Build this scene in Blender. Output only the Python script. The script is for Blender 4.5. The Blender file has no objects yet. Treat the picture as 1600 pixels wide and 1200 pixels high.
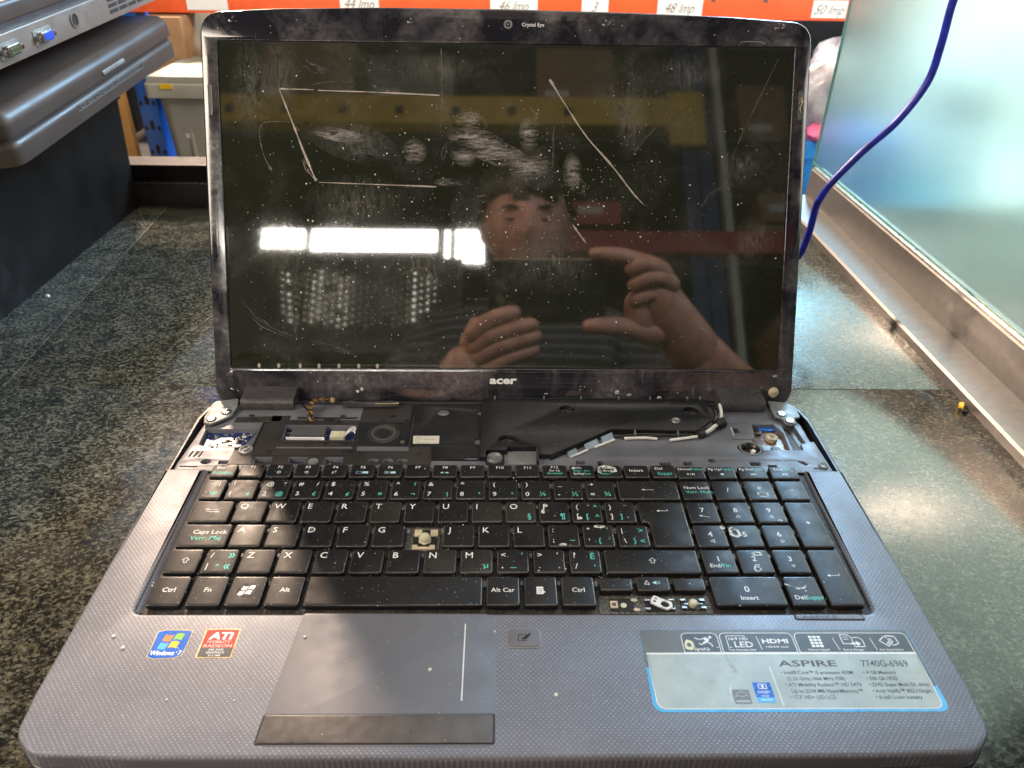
import bpy, bmesh, math, random
from mathutils import Vector, Matrix
from mathutils.geometry import tessellate_polygon
random.seed(7)
S = 0.001
scene = bpy.context.scene
C = scene.collection

# ------------------------------------------------------------------ camera
cam_d = bpy.data.cameras.new('camera')
cam = bpy.data.objects.new('camera', cam_d); C.objects.link(cam)
PIT, YAW, ROL = .5662, .0195, .0152
cp, sp, cy_, sy_ = math.cos(PIT), math.sin(PIT), math.cos(YAW), math.sin(YAW)
Fv = Vector((sy_*cp, cy_*cp, -sp)); Rv = Vector((cy_, -sy_, 0)); Uv = Rv.cross(Fv)
R2 = Rv*math.cos(ROL) + Uv*math.sin(ROL); U2 = -Rv*math.sin(ROL) + Uv*math.cos(ROL)
CAM = Vector((-4.2935, -130.076, 323.6705))
m = Matrix.Identity(4)
for i in range(3):
    m[i][0] = R2[i]; m[i][1] = U2[i]; m[i][2] = -Fv[i]; m[i][3] = CAM[i]*S
cam.matrix_world = m
cam_d.sensor_width = 36; cam_d.lens = 1175.6171/1600*36
cam_d.clip_start = 0.004; cam_d.clip_end = 60
cam_d.dof.use_dof = True; cam_d.dof.focus_distance = 0.47; cam_d.dof.aperture_fstop = 15
scene.camera = cam
scene.cycles.transparent_max_bounces = 24

# ------------------------------------------------------------------ world, lamps and added fills
w = bpy.data.worlds.new('World'); scene.world = w; w.use_nodes = True
bg = w.node_tree.nodes['Background']
bg.inputs[0].default_value = (.80, .82, .85, 1); bg.inputs[1].default_value = .055
scene.view_settings.view_transform = 'Standard'; scene.view_settings.look = 'None'
scene.view_settings.exposure = 0.0; scene.view_settings.gamma = 1
scene.view_settings.use_curve_mapping = False

def area(name, loc, target, size, power, col, sy=None):
    d = bpy.data.lights.new(name, 'AREA'); d.energy = power; d.color = col
    d.size = size
    if sy: d.shape = 'RECTANGLE'; d.size_y = sy
    o = bpy.data.objects.new(name, d); C.objects.link(o)
    o.location = Vector(loc)*S
    v = (Vector(target) - Vector(loc))
    o.rotation_euler = v.to_track_quat('-Z', 'Y').to_euler()
    return o
area('warm_ceiling_lamp', (-940, 2150, 1250), (-150, 200, 30), .14, 96, (1, .74, .55))
area('cool_window_light', (1010, 2150, 1280), (220, 150, 30), .55, 98, (.42, .70, 1.0), .8)
area('overhead_fill', (200, 900, 2300), (0, 250, 0), .9, 11, (1, .92, .84))  # unseen fill added to lift the general light level
area('rack_fill', (0, 1000, 760), (0, 1500, 60), .6, 9, (1, .86, .72), .3)  # unseen fill added to brighten the rack behind the counter
area('mirrored_rack_fill', (0, -650, 2300), (0, -1500, 900), .5, 5, (1, .80, .66))  # unseen fill added to brighten the rack mirrored in the screen
area('left_screen_fill', (-760, -120, 620), (-60, 400, 150), .35, 8, (1, .86, .70))  # low unseen fill added so the scratches on the screen show up
area('right_screen_fill', (820, -160, 640), (60, 400, 150), .3, 2.5, (1, .92, .85))  # weaker unseen fill added on the right, aimed at the screen
sd = bpy.data.lights.new('person_fill_spot', 'SPOT'); sd.energy = 48; sd.color = (1, .82, .68); sd.spot_size = math.radians(42); sd.spot_blend = .5; sd.shadow_soft_size = .08  # unseen spot added to light the mirrored person
so = bpy.data.objects.new('person_fill_spot', sd); C.objects.link(so); so.location = Vector((-150, 500, 1450))*S
so.rotation_euler = (Vector((110, -330, 430)) - Vector((-150, 500, 1450))).to_track_quat('-Z', 'Y').to_euler()

# ------------------------------------------------------------------ materials
class NT:
    def __init__(s, name):
        s.m = bpy.data.materials.new(name); s.m.use_nodes = True
        s.t = s.m.node_tree; s.n = s.t.nodes; s.l = s.t.links
        s.b = s.n['Principled BSDF']
    def node(s, typ, **kw):
        x = s.n.new(typ)
        for k, v in kw.items(): setattr(x, k, v)
        return x
    def put(s, sock, v):
        if isinstance(v, bpy.types.NodeSocket): s.l.new(v, sock)
        elif isinstance(v, (tuple, list)) and len(v) == 3 and sock.type == 'RGBA': sock.default_value = (*v, 1)
        else: sock.default_value = v
    def coord(s, scale=(1, 1, 1), rot=(0, 0, 0)):
        tc = s.node('ShaderNodeTexCoord'); mp = s.node('ShaderNodeMapping')
        mp.inputs['Scale'].default_value = scale; mp.inputs['Rotation'].default_value = rot
        s.l.new(tc.outputs['Object'], mp.inputs[0]); return mp.outputs[0]
    def math(s, op, a, b=0.0, c=None):
        x = s.node('ShaderNodeMath', operation=op); s.put(x.inputs[0], a); s.put(x.inputs[1], b)
        if c is not None: s.put(x.inputs[2], c)
        return x.outputs[0]
    def noise(s, vec, scale, detail=3, rough=.55, dist=0.0):
        x = s.node('ShaderNodeTexNoise'); s.l.new(vec, x.inputs['Vector'])
        x.inputs['Scale'].default_value = scale; x.inputs['Detail'].default_value = detail
        x.inputs['Roughness'].default_value = rough; x.inputs['Distortion'].default_value = dist
        return x.outputs['Fac']
    def ramp(s, fac, stops, interp='LINEAR'):
        x = s.node('ShaderNodeValToRGB'); s.l.new(fac, x.inputs[0]); r = x.color_ramp; r.interpolation = interp
        while len(r.elements) < len(stops): r.elements.new(.5)
        for e, (p, c) in zip(r.elements, stops):
            e.position = p; e.color = (c, c, c, 1) if isinstance(c, (int, float)) else (*c, 1)
        return x.outputs[0]
    def mix(s, fac, a, b):
        x = s.node('ShaderNodeMix', data_type='RGBA'); s.put(x.inputs[0], fac); s.put(x.inputs[6], a); s.put(x.inputs[7], b)
        return x.outputs[2]
    def bump(s, h, strength, dist):
        x = s.node('ShaderNodeBump'); s.l.new(h, x.inputs['Height']); x.inputs['Strength'].default_value = strength
        x.inputs['Distance'].default_value = dist; s.l.new(x.outputs[0], s.b.inputs['Normal'])
    def set(s, **kw):
        names = dict(color='Base Color', rough='Roughness', metal='Metallic', spec='Specular IOR Level', ior='IOR',
                     trans='Transmission Weight', coat='Coat Weight', coatr='Coat Roughness', alpha='Alpha',
                     emit='Emission Color', estr='Emission Strength')
        for k, v in kw.items(): s.put(s.b.inputs[names[k]], v)
        return s

def plain(name, color, rough=.5, metal=0, spec=.5, var=.25, scale=60, grit=0, coat=0):
    "procedural: base colour with soft wear variation, roughness variation and a fine grain"
    a = NT(name); v = a.coord()
    n = a.noise(v, scale, 4)
    lo = tuple(c*(1-var) for c in color); hi = tuple(min(1, c*(1+var)) for c in color)
    a.set(color=a.ramp(n, [(.3, lo), (.7, hi)]), metal=metal, spec=spec, coat=coat)
    r = a.noise(v, scale*2.3, 3)
    a.set(rough=a.ramp(r, [(.3, max(.02, rough*.8)), (.7, min(1, rough*1.2))]))
    if grit:
        a.bump(a.noise(v, 2200, 2), grit, .0002)
    return a.m

def deck_mat(name, dots=True):
    a = NT(name); v = a.coord((1000, 1000, 1000))
    base = a.ramp(a.noise(v, .03, 5), [(.3, (.112, .118, .142)), (.7, (.148, .156, .184))])
    fine = a.noise(v, 5.0, 2)
    col = a.mix(a.ramp(fine, [(.35, 0.0), (.75, .35)]), base, (.24, .25, .285))
    if dots:
        sx = a.node('ShaderNodeSeparateXYZ'); a.l.new(v, sx.inputs[0])
        u = a.math('COSINE', a.math('MULTIPLY', sx.outputs[0], 2*math.pi/2.3))
        t = a.math('COSINE', a.math('MULTIPLY', sx.outputs[1], 2*math.pi/2.5))
        d = a.ramp(a.math('MULTIPLY', u, t), [(.25, 0.0), (.85, 1.0)])
        pn = a.ramp(a.noise(v, .3, 2), [(.35, .35), (.65, 1.0)])
        d = a.math('MULTIPLY', d, pn)
        col = a.mix(a.math('MULTIPLY', d, .6), col, (.40, .42, .46))
        a.bump(d, .35, .0002)
    a.set(color=col, metal=.12, spec=.4, rough=a.ramp(a.noise(v, .05, 4), [(.3, .40), (.7, .52)]))
    return a.m

M = {}
M['deck'] = deck_mat('lavender_dot_plastic'); M['deck_plain'] = deck_mat('lavender_smooth_plastic', False)
M['pad'] = plain('touchpad_plastic', (.132, .134, .150), .46, .1, scale=40, grit=.1, var=.09)
M['button'] = plain('brown_button', (.085, .075, .07), .34, .1, scale=90)
M['case'] = plain('dark_case_plastic', (.022, .022, .026), .4)
M['chassis'] = plain('chassis_plastic', (.135, .142, .165), .5, .1, scale=35, grit=.15)
M['chassis_shaded'] = plain('shaded_chassis_plastic', (.026, .023, .022), .55, scale=25, var=.45)  # grey chassis plastic with shade put into its colour
M['cover'] = plain('black_sheet', (.011, .012, .014), .42, scale=30, var=.4)
M['key'] = plain('key_plastic', (.011, .011, .012), .45, spec=.28, scale=50, var=.4, grit=.12)
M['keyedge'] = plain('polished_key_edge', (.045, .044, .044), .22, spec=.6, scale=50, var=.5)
M['keyworn'] = plain('worn_key_plastic', (.020, .019, .018), .38, spec=.4, scale=50, var=.5)
M['bracket'] = plain('zinc_bracket', (.20, .21, .21), .48, .2, scale=40)
M['steel'] = plain('screw_steel', (.45, .44, .42), .32, .9, scale=200)
M['darkmetal'] = plain('dark_screw', (.07, .065, .06), .35, .8, scale=200)
M['black'] = plain('gap_black', (.006, .006, .006), .7)
M['white'] = plain('white_print', (.78, .80, .80), .6, var=.12, scale=900)
M['teal'] = plain('teal_print', (.10, .62, .52), .6, var=.12, scale=900)
M['clip'] = plain('blue_grey_clip', (.30, .37, .45), .3)
M['ltblue'] = plain('light_blue_print', (.45, .72, .85), .6, var=.1)
M['grey'] = plain('grey_print', (.07, .075, .08), .6, var=.1)
M['midgrey'] = plain('mid_grey_print', (.17, .18, .185), .6, var=.1)
M['rubber'] = plain('black_rubber', (.012, .012, .012), .6)
M['blue'] = plain('blue_print', (.01, .12, .52), .3, var=.15)
M['skyblue'] = plain('sky_blue_print', (.08, .42, .75), .3, var=.15)
M['red'] = plain('red_print', (.50, .03, .03), .3, var=.15)
M['orange_p'] = plain('orange_print', (.85, .22, .04), .35, var=.1)
M['green_p'] = plain('green_print', (.20, .52, .06), .35, var=.1)
M['yellow_p'] = plain('yellow_print', (.85, .52, .02), .35, var=.1)
M['gold'] = plain('gold_edge', (.55, .45, .25), .35, .6)
M['labelwhite'] = plain('sticker_paper', (.36, .43, .42), .34, var=.15, scale=70, coat=.2)
M['slate'] = plain('slate_print', (.045, .055, .062), .4, var=.2)
M['paper'] = plain('paper', (.62, .60, .52), .7, var=.1)
M['ivory'] = plain('ivory_plastic', (.55, .55, .38), .4, var=.15, scale=300)
M['cream'] = plain('cream_plastic', (.55, .46, .33), .5, var=.3, scale=300)
M['kapton'] = plain('amber_tape', (.22, .115, .02), .22, .2, scale=200)
M['wire'] = plain('white_wire', (.70, .70, .66), .4)
M['wire_black'] = plain('black_wire', (.01, .01, .01), .35)

def pcb_mat(name, col, sp):
    a = NT(name); v = a.coord((1000, 1000, 1000))
    x = a.node('ShaderNodeTexVoronoi', distance='CHEBYCHEV'); a.l.new(v, x.inputs['Vector']); x.inputs['Scale'].default_value = .38
    n = a.noise(v, .6, 2)
    f = a.math('MULTIPLY', a.math('LESS_THAN', x.outputs['Distance'], .26), a.math('GREATER_THAN', n, .50))
    a.set(color=a.mix(f, a.ramp(a.noise(v, .3, 2), [(.4, tuple(c*.6 for c in col)), (.6, col)]), sp), rough=.35)
    return a.m
M['pcb_blue'] = pcb_mat('blue_circuit_board', (.01, .03, .16), (.55, .50, .34))
M['pcb_brown'] = pcb_mat('brown_circuit_board', (.20, .095, .04), (.48, .50, .52))

def tray_mat():
    a = NT('grimy_tray'); v = a.coord((1000, 1000, 1000))
    n = a.noise(v, .35, 6, .7); n2 = a.noise(v, 1.6, 4, .7)
    base = a.ramp(n, [(.40, (.010, .009, .008)), (.60, (.05, .042, .035)), (.72, (.16, .15, .13))])
    a.set(color=a.mix(a.ramp(n2, [(.60, 0.0), (.68, 1.0)]), base, (.26, .25, .21)), rough=.6)
    a.bump(n2, .6, .0006)
    return a.m
M['tray'] = tray_mat()
def grime_mat():
    a = NT('greenish_grime'); v = a.coord((1000, 1000, 1000))
    n2 = a.noise(v, 1.1, 5, .7)
    a.set(color=a.ramp(n2, [(.38, (.012, .011, .010)), (.52, (.10, .10, .085)), (.66, (.30, .31, .26))]), rough=.7)
    a.bump(n2, .7, .0008)
    return a.m
M['grime'] = grime_mat()

def bezel_mat(name, brushed):
    a = NT(name); v = a.coord((1000, 1000, 1000))
    n = a.noise(v, .022, 6, .65, .6); n2 = a.noise(v, .25, 5, .7)
    sm = a.math('MULTIPLY', a.ramp(n, [(.42, 0.0), (.64, 1.0)]), a.ramp(n2, [(.35, .3), (.7, 1.0)]))
    col = a.mix(a.math('MULTIPLY', sm, .9), (.012, .012, .017), (.13, .122, .13))
    if brushed:
        vb = a.coord((12, 2600, 1000)); nb = a.noise(vb, 1.0, 3)
        col = a.mix(a.math('MULTIPLY', a.ramp(nb, [(.45, 0.0), (.7, 1.0)]), .22), col, (.16, .15, .15))
    vs = a.coord((260, 20, 20), (0, 0, .6)); sc = a.ramp(a.noise(vs, 1.0, 2), [(.71, 0.0), (.74, .25)])
    col = a.mix(sc, col, (.3, .3, .3))
    a.set(color=col, rough=a.math('ADD', a.math('MULTIPLY', sm, .28), .07), spec=.55, coat=.3, coatr=.05)
    return a.m
M['bezel'] = bezel_mat('glossy_black_bezel', False); M['bezel_low'] = bezel_mat('brushed_black_bezel', True)

def screen_mat():
    a = NT('dusty_dark_screen'); v = a.coord((1000, 1000, 1000))
    n = a.noise(v, .016, 6, .62, .8); n2 = a.noise(v, .35, 5, .75)
    sm = a.math('MULTIPLY', a.ramp(n, [(.48, 0.0), (.72, 1.0)]), a.ramp(n2, [(.40, .15), (.70, 1.0)]))
    vb = a.coord((14, 1400, 1000)); nb = a.ramp(a.noise(vb, 1.0, 3), [(.58, 0.0), (.78, .30)])
    col = a.mix(a.math('MULTIPLY', sm, .45), (.017, .0195, .0135), (.14, .14, .13))
    col = a.mix(a.math('MULTIPLY', nb, .25), col, (.12, .12, .11))
    vo = a.node('ShaderNodeTexVoronoi'); a.l.new(v, vo.inputs['Vector']); vo.inputs['Scale'].default_value = .62
    dots = a.math('MULTIPLY', a.math('LESS_THAN', vo.outputs['Distance'], a.math('MULTIPLY', a.noise(v, .9, 1), .17)), a.math('GREATER_THAN', a.noise(v, .03, 5), .53))
    col = a.mix(a.math('MULTIPLY', dots, .6), col, (.35, .34, .30))
    a.set(color=col, rough=a.math('ADD', a.math('MULTIPLY', sm, .05), .03), spec=1.0, ior=1.62)
    return a.m
M['screen'] = screen_mat()

def film_mat(name, col, dens, stretch=(900, 900, 900), rot=0, lo=.45, hi=.7):
    "a real thin film of grease or scuff: patchy, mostly see-through"
    a = NT(name); v = a.coord(stretch, (0, 0, rot)); n = a.noise(v, .35, 5, .7, .4)
    a.set(color=col, rough=.7, alpha=a.math('MULTIPLY', a.ramp(n, [(lo, 0.0), (hi, 1.0)]), dens))
    return a.m
M['smear'] = film_mat('grease_film', (.40, .37, .34), .50, (1200, 1200, 900), lo=.35, hi=.75)
M['smear_blue'] = film_mat('bluish_grease_film', (.30, .34, .46), .42, (1200, 1200, 900), lo=.35, hi=.75)
M['scratch'] = film_mat('scratch_film', (.42, .36, .31), .85, (1500, 1500, 900), lo=.18, hi=.45)
M['chalk'] = film_mat('chalky_residue', (.70, .75, .72), .95, lo=.35, hi=.55)
M['dust'] = plain('dust_fleck', (.62, .60, .55), .8)

def granite():
    a = NT('polished_speckled_granite'); v = a.coord((1000, 1000, 1000)); vw = a.coord((900, 1150, 1000), (0, 0, .5))
    big = a.noise(v, .05, 3); med = a.noise(vw, .34, 6, .72, .6); fine = a.noise(v, 1.3, 3, .6)
    vo = a.node('ShaderNodeTexVoronoi'); a.l.new(vw, vo.inputs['Vector']); vo.inputs['Scale'].default_value = .55
    sh = a.math('ADD', med, a.math('MULTIPLY', a.math('SUBTRACT', big, .5), .36))
    c = a.ramp(sh, [(.36, (.006, .006, .005)), (.45, (.019, .019, .014)), (.52, (.054, .053, .038)), (.60, (.098, .095, .070)), (.72, (.18, .17, .13))])
    sc_ = a.node('ShaderNodeSeparateColor'); a.l.new(vo.outputs['Color'], sc_.inputs[0])
    fl = a.math('MULTIPLY', a.math('GREATER_THAN', sc_.outputs[0], .80), a.math('GREATER_THAN', fine, .50))
    c = a.mix(a.math('MULTIPLY', fl, .6), c, (.18, .18, .14))
    dk_ = a.math('LESS_THAN', sc_.outputs[1], .30)
    c = a.mix(a.math('MULTIPLY', dk_, .75), c, (.008, .009, .008))
    a.set(color=c, rough=a.ramp(a.noise(v, .12, 3), [(.3, .10), (.7, .17)]), spec=.55, ior=1.5)
    return a.m
M['granite'] = granite()
M['grout'] = plain('seam_filler', (.20, .18, .15), .5)
M['alu'] = plain('anodised_rail', (.20, .19, .18), .38, .55, scale=120, var=.08)
M['alu_light'] = plain('bright_trim', (.48, .45, .41), .3, .7, scale=120, var=.05)
def glass_mat():
    a = NT('frosted_teal_glass'); v = a.coord()
    a.set(color=(.62, .88, .87), rough=.21, trans=.95, ior=1.30, spec=.6)
    return a.m
M['glass'] = glass_mat()
M['glass_edge'] = plain('glass_edge', (.06, .22, .20), .15, scale=20)
M['cable'] = plain('blue_cable', (.014, .028, .46), .34, scale=90, var=.4)
M['cratebl'] = plain('black_crate_plastic', (.006, .0052, .0045), .55, spec=.12, scale=14, var=.35, grit=.25)
M['ledge'] = plain('dark_lacquer', (.014, .011, .011), .5, spec=.2, scale=30)
M['ledge_lo'] = plain('dark_laminate', (.045, .036, .034), .4, scale=30)
M['lapbrown'] = plain('brown_grey_lacquer', (.055, .044, .038), .36, 0, spec=.3, scale=10, var=.1)
M['lapdark'] = plain('dark_grey_plastic', (.045, .042, .045), .4, .2, scale=30)
M['lapsilver'] = plain('silver_plastic', (.17, .15, .13), .4, .3, scale=40, var=.1)
M['portblue'] = plain('blue_port', (.02, .08, .62), .4)
M['portteal'] = plain('dark_port', (.05, .06, .03), .4)
M['nickel'] = plain('nickel_shell', (.50, .46, .40), .25, .95, scale=100)
M['beam_orange'] = plain('orange_enamel', (.74, .10, .02), .45, scale=18, var=.15)
M['beam_yellow'] = plain('yellow_enamel', (.62, .40, .04), .45, scale=18, var=.2)
M['beam_red'] = plain('red_enamel', (.28, .028, .02), .45, scale=18, var=.2)
M['upright'] = plain('blue_enamel', (.015, .12, .50), .45, scale=18, var=.2)
M['tote'] = plain('grey_tote_plastic', (.36, .35, .29), .5, scale=14, var=.1)
M['cardboard'] = plain('cardboard', (.34, .20, .10), .75, scale=20, var=.15)
M['timber'] = plain('pale_timber', (.52, .27, .08), .6, scale=14, var=.15)
M['bluebin'] = plain('blue_bin', (.01, .20, .62), .4)
M['bag'] = plain('pale_bag_film', (.42, .42, .47), .25, scale=30, var=.5, coat=.5)
M['pink'] = plain('pink_plastic', (.75, .15, .32), .5)
M['floor'] = plain('concrete_floor', (.12, .11, .10), .5, scale=3, var=.3)
M['darkshelf'] = plain('dark_shelf', (.03, .028, .026), .7, scale=6, var=.4)
M['navy'] = plain('navy_enamel', (.006, .02, .075), .5, scale=18)
M['ochre'] = plain('ochre_enamel', (.36, .24, .025), .5, scale=18, var=.2)
M['carton'] = plain('dull_carton', (.16, .095, .05), .8, scale=20, var=.2)
M['dullgrey'] = plain('dull_grey_carton', (.10, .10, .085), .8, scale=20)
M['phone'] = plain('black_phone', (.005, .005, .006), .3)
def emis(name, col, st):
    a = NT(name); a.set(color=(.8, .8, .8), emit=col, estr=st); return a.m
M['tube'] = emis('lit_diffuser', (1, .95, .85), 42)
M['window'] = emis('daylit_pane', (.12, .52, .56), .75)
M['upperglow'] = emis('added_upper_glow', (1.0, .93, .83), 3.6)  # emission of the glow panel added above the window
M['spotdim'] = emis('dim_teal_spot', (.15, .50, .50), .8)
M['spotblue'] = emis('blue_glow_spot', (.06, .50, .95), 1.1)
M['spotwhite'] = emis('white_glow_spot', (.75, 1.0, .98), .9)
def skin_mat():
    a = NT('skin'); v = a.coord()
    a.set(color=a.ramp(a.noise(v, 60, 4), [(.35, (.42, .20, .135)), (.65, (.58, .31, .22))]), rough=.5)
    a.b.inputs['Subsurface Weight'].default_value = .1; a.b.inputs['Subsurface Radius'].default_value = (.01, .004, .002)
    return a.m
M['skin'] = skin_mat()
M['hair'] = plain('dark_hair', (.018, .012, .008), .55, scale=200)
def stripes():
    a = NT('striped_knit'); v = a.coord((1, 1, 1)); sx = a.node('ShaderNodeSeparateXYZ'); a.l.new(v, sx.inputs[0])
    s_ = a.math('SINE', a.math('MULTIPLY', sx.outputs[2], 330.0))
    a.set(color=a.ramp(s_, [(.45, (.010, .010, .012)), (.55, (.055, .06, .07))]), rough=.9); return a.m
M['stripes'] = stripes()
M['trousers'] = plain('dark_trousers', (.02, .02, .03), .9)

# ------------------------------------------------------------------ mesh helpers (all lengths in millimetres)
def finish(name, verts, faces, mats, fm=None, parent=None, smooth=True, angle=32):
    me = bpy.data.meshes.new(name)
    me.from_pydata([Vector(v)*S for v in verts], [], faces)
    for mt in (mats if isinstance(mats, (list, tuple)) else [mats]): me.materials.append(M[mt] if isinstance(mt, str) else mt)
    if fm: me.polygons.foreach_set('material_index', fm)
    me.validate()
    if smooth:
        me.shade_smooth(); me.set_sharp_from_angle(angle=math.radians(angle))
    o = bpy.data.objects.new(name, me); C.objects.link(o)
    if parent: o.parent = parent
    return o

class B:
    "collects shapes into one mesh"
    def __init__(s): s.v = []; s.f = []; s.m = []; s.mats = []
    def mi(s, mt):
        if mt not in s.mats: s.mats.append(mt)
        return s.mats.index(mt)
    def add(s, vs, fs, mt, xf=None):
        b = len(s.v); k = s.mi(mt)
        s.v += [tuple(xf @ Vector(v)) if xf else tuple(v) for v in vs]
        s.f += [tuple(b+i for i in f) for f in fs]; s.m += [k]*len(fs)
        return s
    def box(s, x0, x1, y0, y1, z0, z1, mt, xf=None):
        vs = [(x, y, z) for z in (z0, z1) for y in (y0, y1) for x in (x0, x1)]
        return s.add(vs, [(0, 2, 3, 1), (4, 5, 7, 6), (0, 1, 5, 4), (2, 6, 7, 3), (0, 4, 6, 2), (1, 3, 7, 5)], mt, xf)
    def prism(s, outer, z0, z1, mt, bev=0, holes=(), hb=None, seg=3, xf=None):
        vs, fs = prism_data(outer, z0, z1, bev, holes, bev if hb is None else hb, seg)
        return s.add(vs, fs, mt, xf)
    def poly(s, pts, z, mt, xf=None):
        tess = tessellate_polygon([[Vector((p[0], p[1], 0)) for p in pts]])
        fs = []
        for t in tess:
            a, b, c = [pts[i] for i in t]
            if (b[0]-a[0])*(c[1]-a[1])-(b[1]-a[1])*(c[0]-a[0]) < 0: t = (t[0], t[2], t[1])
            fs.append(tuple(t))
        return s.add([(p[0], p[1], z) for p in pts], fs, mt, xf)
    def rect(s, x0, y0, x1, y1, z, mt, xf=None):
        return s.poly([(x0, y0), (x1, y0), (x1, y1), (x0, y1)], z, mt, xf)
    def line(s, pts, w, z, mt, closed=False, xf=None):
        P = list(pts) + ([pts[0]] if closed else [])
        for (a, b) in zip(P, P[1:]):
            d = Vector((b[0]-a[0], b[1]-a[1]))
            if d.length < 1e-6: continue
            d.normalize(); n = Vector((-d.y, d.x))*w/2; e = d*w*.35
            s.add([(a[0]-e.x+n.x, a[1]-e.y+n.y, z), (a[0]-e.x-n.x, a[1]-e.y-n.y, z), (b[0]+e.x-n.x, b[1]+e.y-n.y, z), (b[0]+e.x+n.x, b[1]+e.y+n.y, z)], [(0, 1, 2, 3)], mt, xf)
        return s
    def ribbon(s, pts, ws, z, mt, xf=None):
        L = []; R = []
        for i, p in enumerate(pts):
            a = pts[max(0, i-1)]; b = pts[min(len(pts)-1, i+1)]
            d = Vector((b[0]-a[0], b[1]-a[1])).normalized(); n = Vector((-d.y, d.x))*ws[i]/2
            L.append((p[0]+n.x, p[1]+n.y, z)); R.append((p[0]-n.x, p[1]-n.y, z))
        n = len(pts)
        return s.add(L+R, [(i, n+i, n+i+1, i+1) for i in range(n-1)], mt, xf)
    def disc(s, x, y, r, z, mt, n=20, ry=None, xf=None):
        ry = ry or r
        return s.poly([(x+r*math.cos(2*math.pi*i/n), y+ry*math.sin(2*math.pi*i/n)) for i in range(n)], z, mt, xf)
    def ring(s, x, y, r0, r1, z, mt, n=24, xf=None, dz=0):
        vs = [(x+r*math.cos(2*math.pi*i/n), y+r*math.sin(2*math.pi*i/n), zz) for r, zz in ((r0, z-dz), (r1, z)) for i in range(n)]
        return s.add(vs, [(i, n+i, n+(i+1) % n, (i+1) % n) for i in range(n)], mt, xf)
    def lathe(s, x, y, prof, mt, n=24, xf=None):
        vs = []; fs = []
        for r, z in prof: vs += [(x+r*math.cos(2*math.pi*i/n), y+r*math.sin(2*math.pi*i/n), z) for i in range(n)]
        for k in range(len(prof)-1):
            for i in range(n):
                fs.append((k*n+i, k*n+(i+1) % n, (k+1)*n+(i+1) % n, (k+1)*n+i))
        return s.add(vs, fs, mt, xf)
    def tube(s, pts, r, mt, n=10, xf=None):
        P = [Vector(p) for p in pts]; vs = []; fs = []
        rr = r if isinstance(r, (list, tuple)) else [r]*len(P)
        a = None
        for i, p in enumerate(P):
            t = (P[min(i+1, len(P)-1)]-P[max(0, i-1)]).normalized()
            if a is None:
                a = t.cross(Vector((0, 0, 1)))
                if a.length < .05: a = t.cross(Vector((1, 0, 0)))
            a = (a - t*a.dot(t)).normalized(); b = t.cross(a)
            vs += [tuple(p+(a*math.cos(2*math.pi*k/n)+b*math.sin(2*math.pi*k/n))*rr[i]) for k in range(n)]
        for i in range(len(P)-1):
            for k in range(n): fs.append((i*n+k, i*n+(k+1) % n, (i+1)*n+(k+1) % n, (i+1)*n+k))
        fs.append(tuple(range(n))); fs.append(tuple((len(P)-1)*n+k for k in reversed(range(n))))
        return s.add(vs, fs, mt, xf)
    def text(s, txt, x, y, size, z, mt, align='L', sx=1.0, shear=0, bold=.012, xf=None):
        vs, fs, wd = glyphs(txt, shear, bold)
        k = size
        off = {'L': 0, 'C': -wd*k*sx/2, 'R': -wd*k*sx}[align]
        return s.add([(x+off+v[0]*k*sx, y+v[1]*k, z) for v in vs], fs, mt, xf)
    def build(s, name, parent=None, smooth=True, angle=32):
        return finish(name, s.v, s.f, s.mats, s.m, parent, smooth, angle)

_g = {}
def glyphs(txt, shear, bold):
    key = (txt, shear, bold)
    if key not in _g:
        cu = bpy.data.curves.new('t', 'FONT'); cu.body = txt; cu.size = 1; cu.shear = shear; cu.offset = bold
        cu.resolution_u = 2; cu.fill_mode = 'BOTH'
        ob = bpy.data.objects.new('t', cu)
        C.objects.link(ob); dg = bpy.context.evaluated_depsgraph_get(); me = ob.evaluated_get(dg).to_mesh()
        vs = [tuple(v.co) for v in me.vertices]; fs = []
        for p in me.polygons:
            f = tuple(p.vertices)
            if p.normal.z < 0: f = f[::-1]
            fs.append(f)
        wd = max([v[0] for v in vs], default=0); x0 = min([v[0] for v in vs], default=0)
        vs = [(v[0]-x0, v[1], 0) for v in vs]; wd -= x0
        ob.evaluated_get(dg).to_mesh_clear()
        bpy.data.objects.remove(ob); bpy.data.curves.remove(cu)
        _g[key] = (vs, fs, wd)
    return _g[key]

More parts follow.
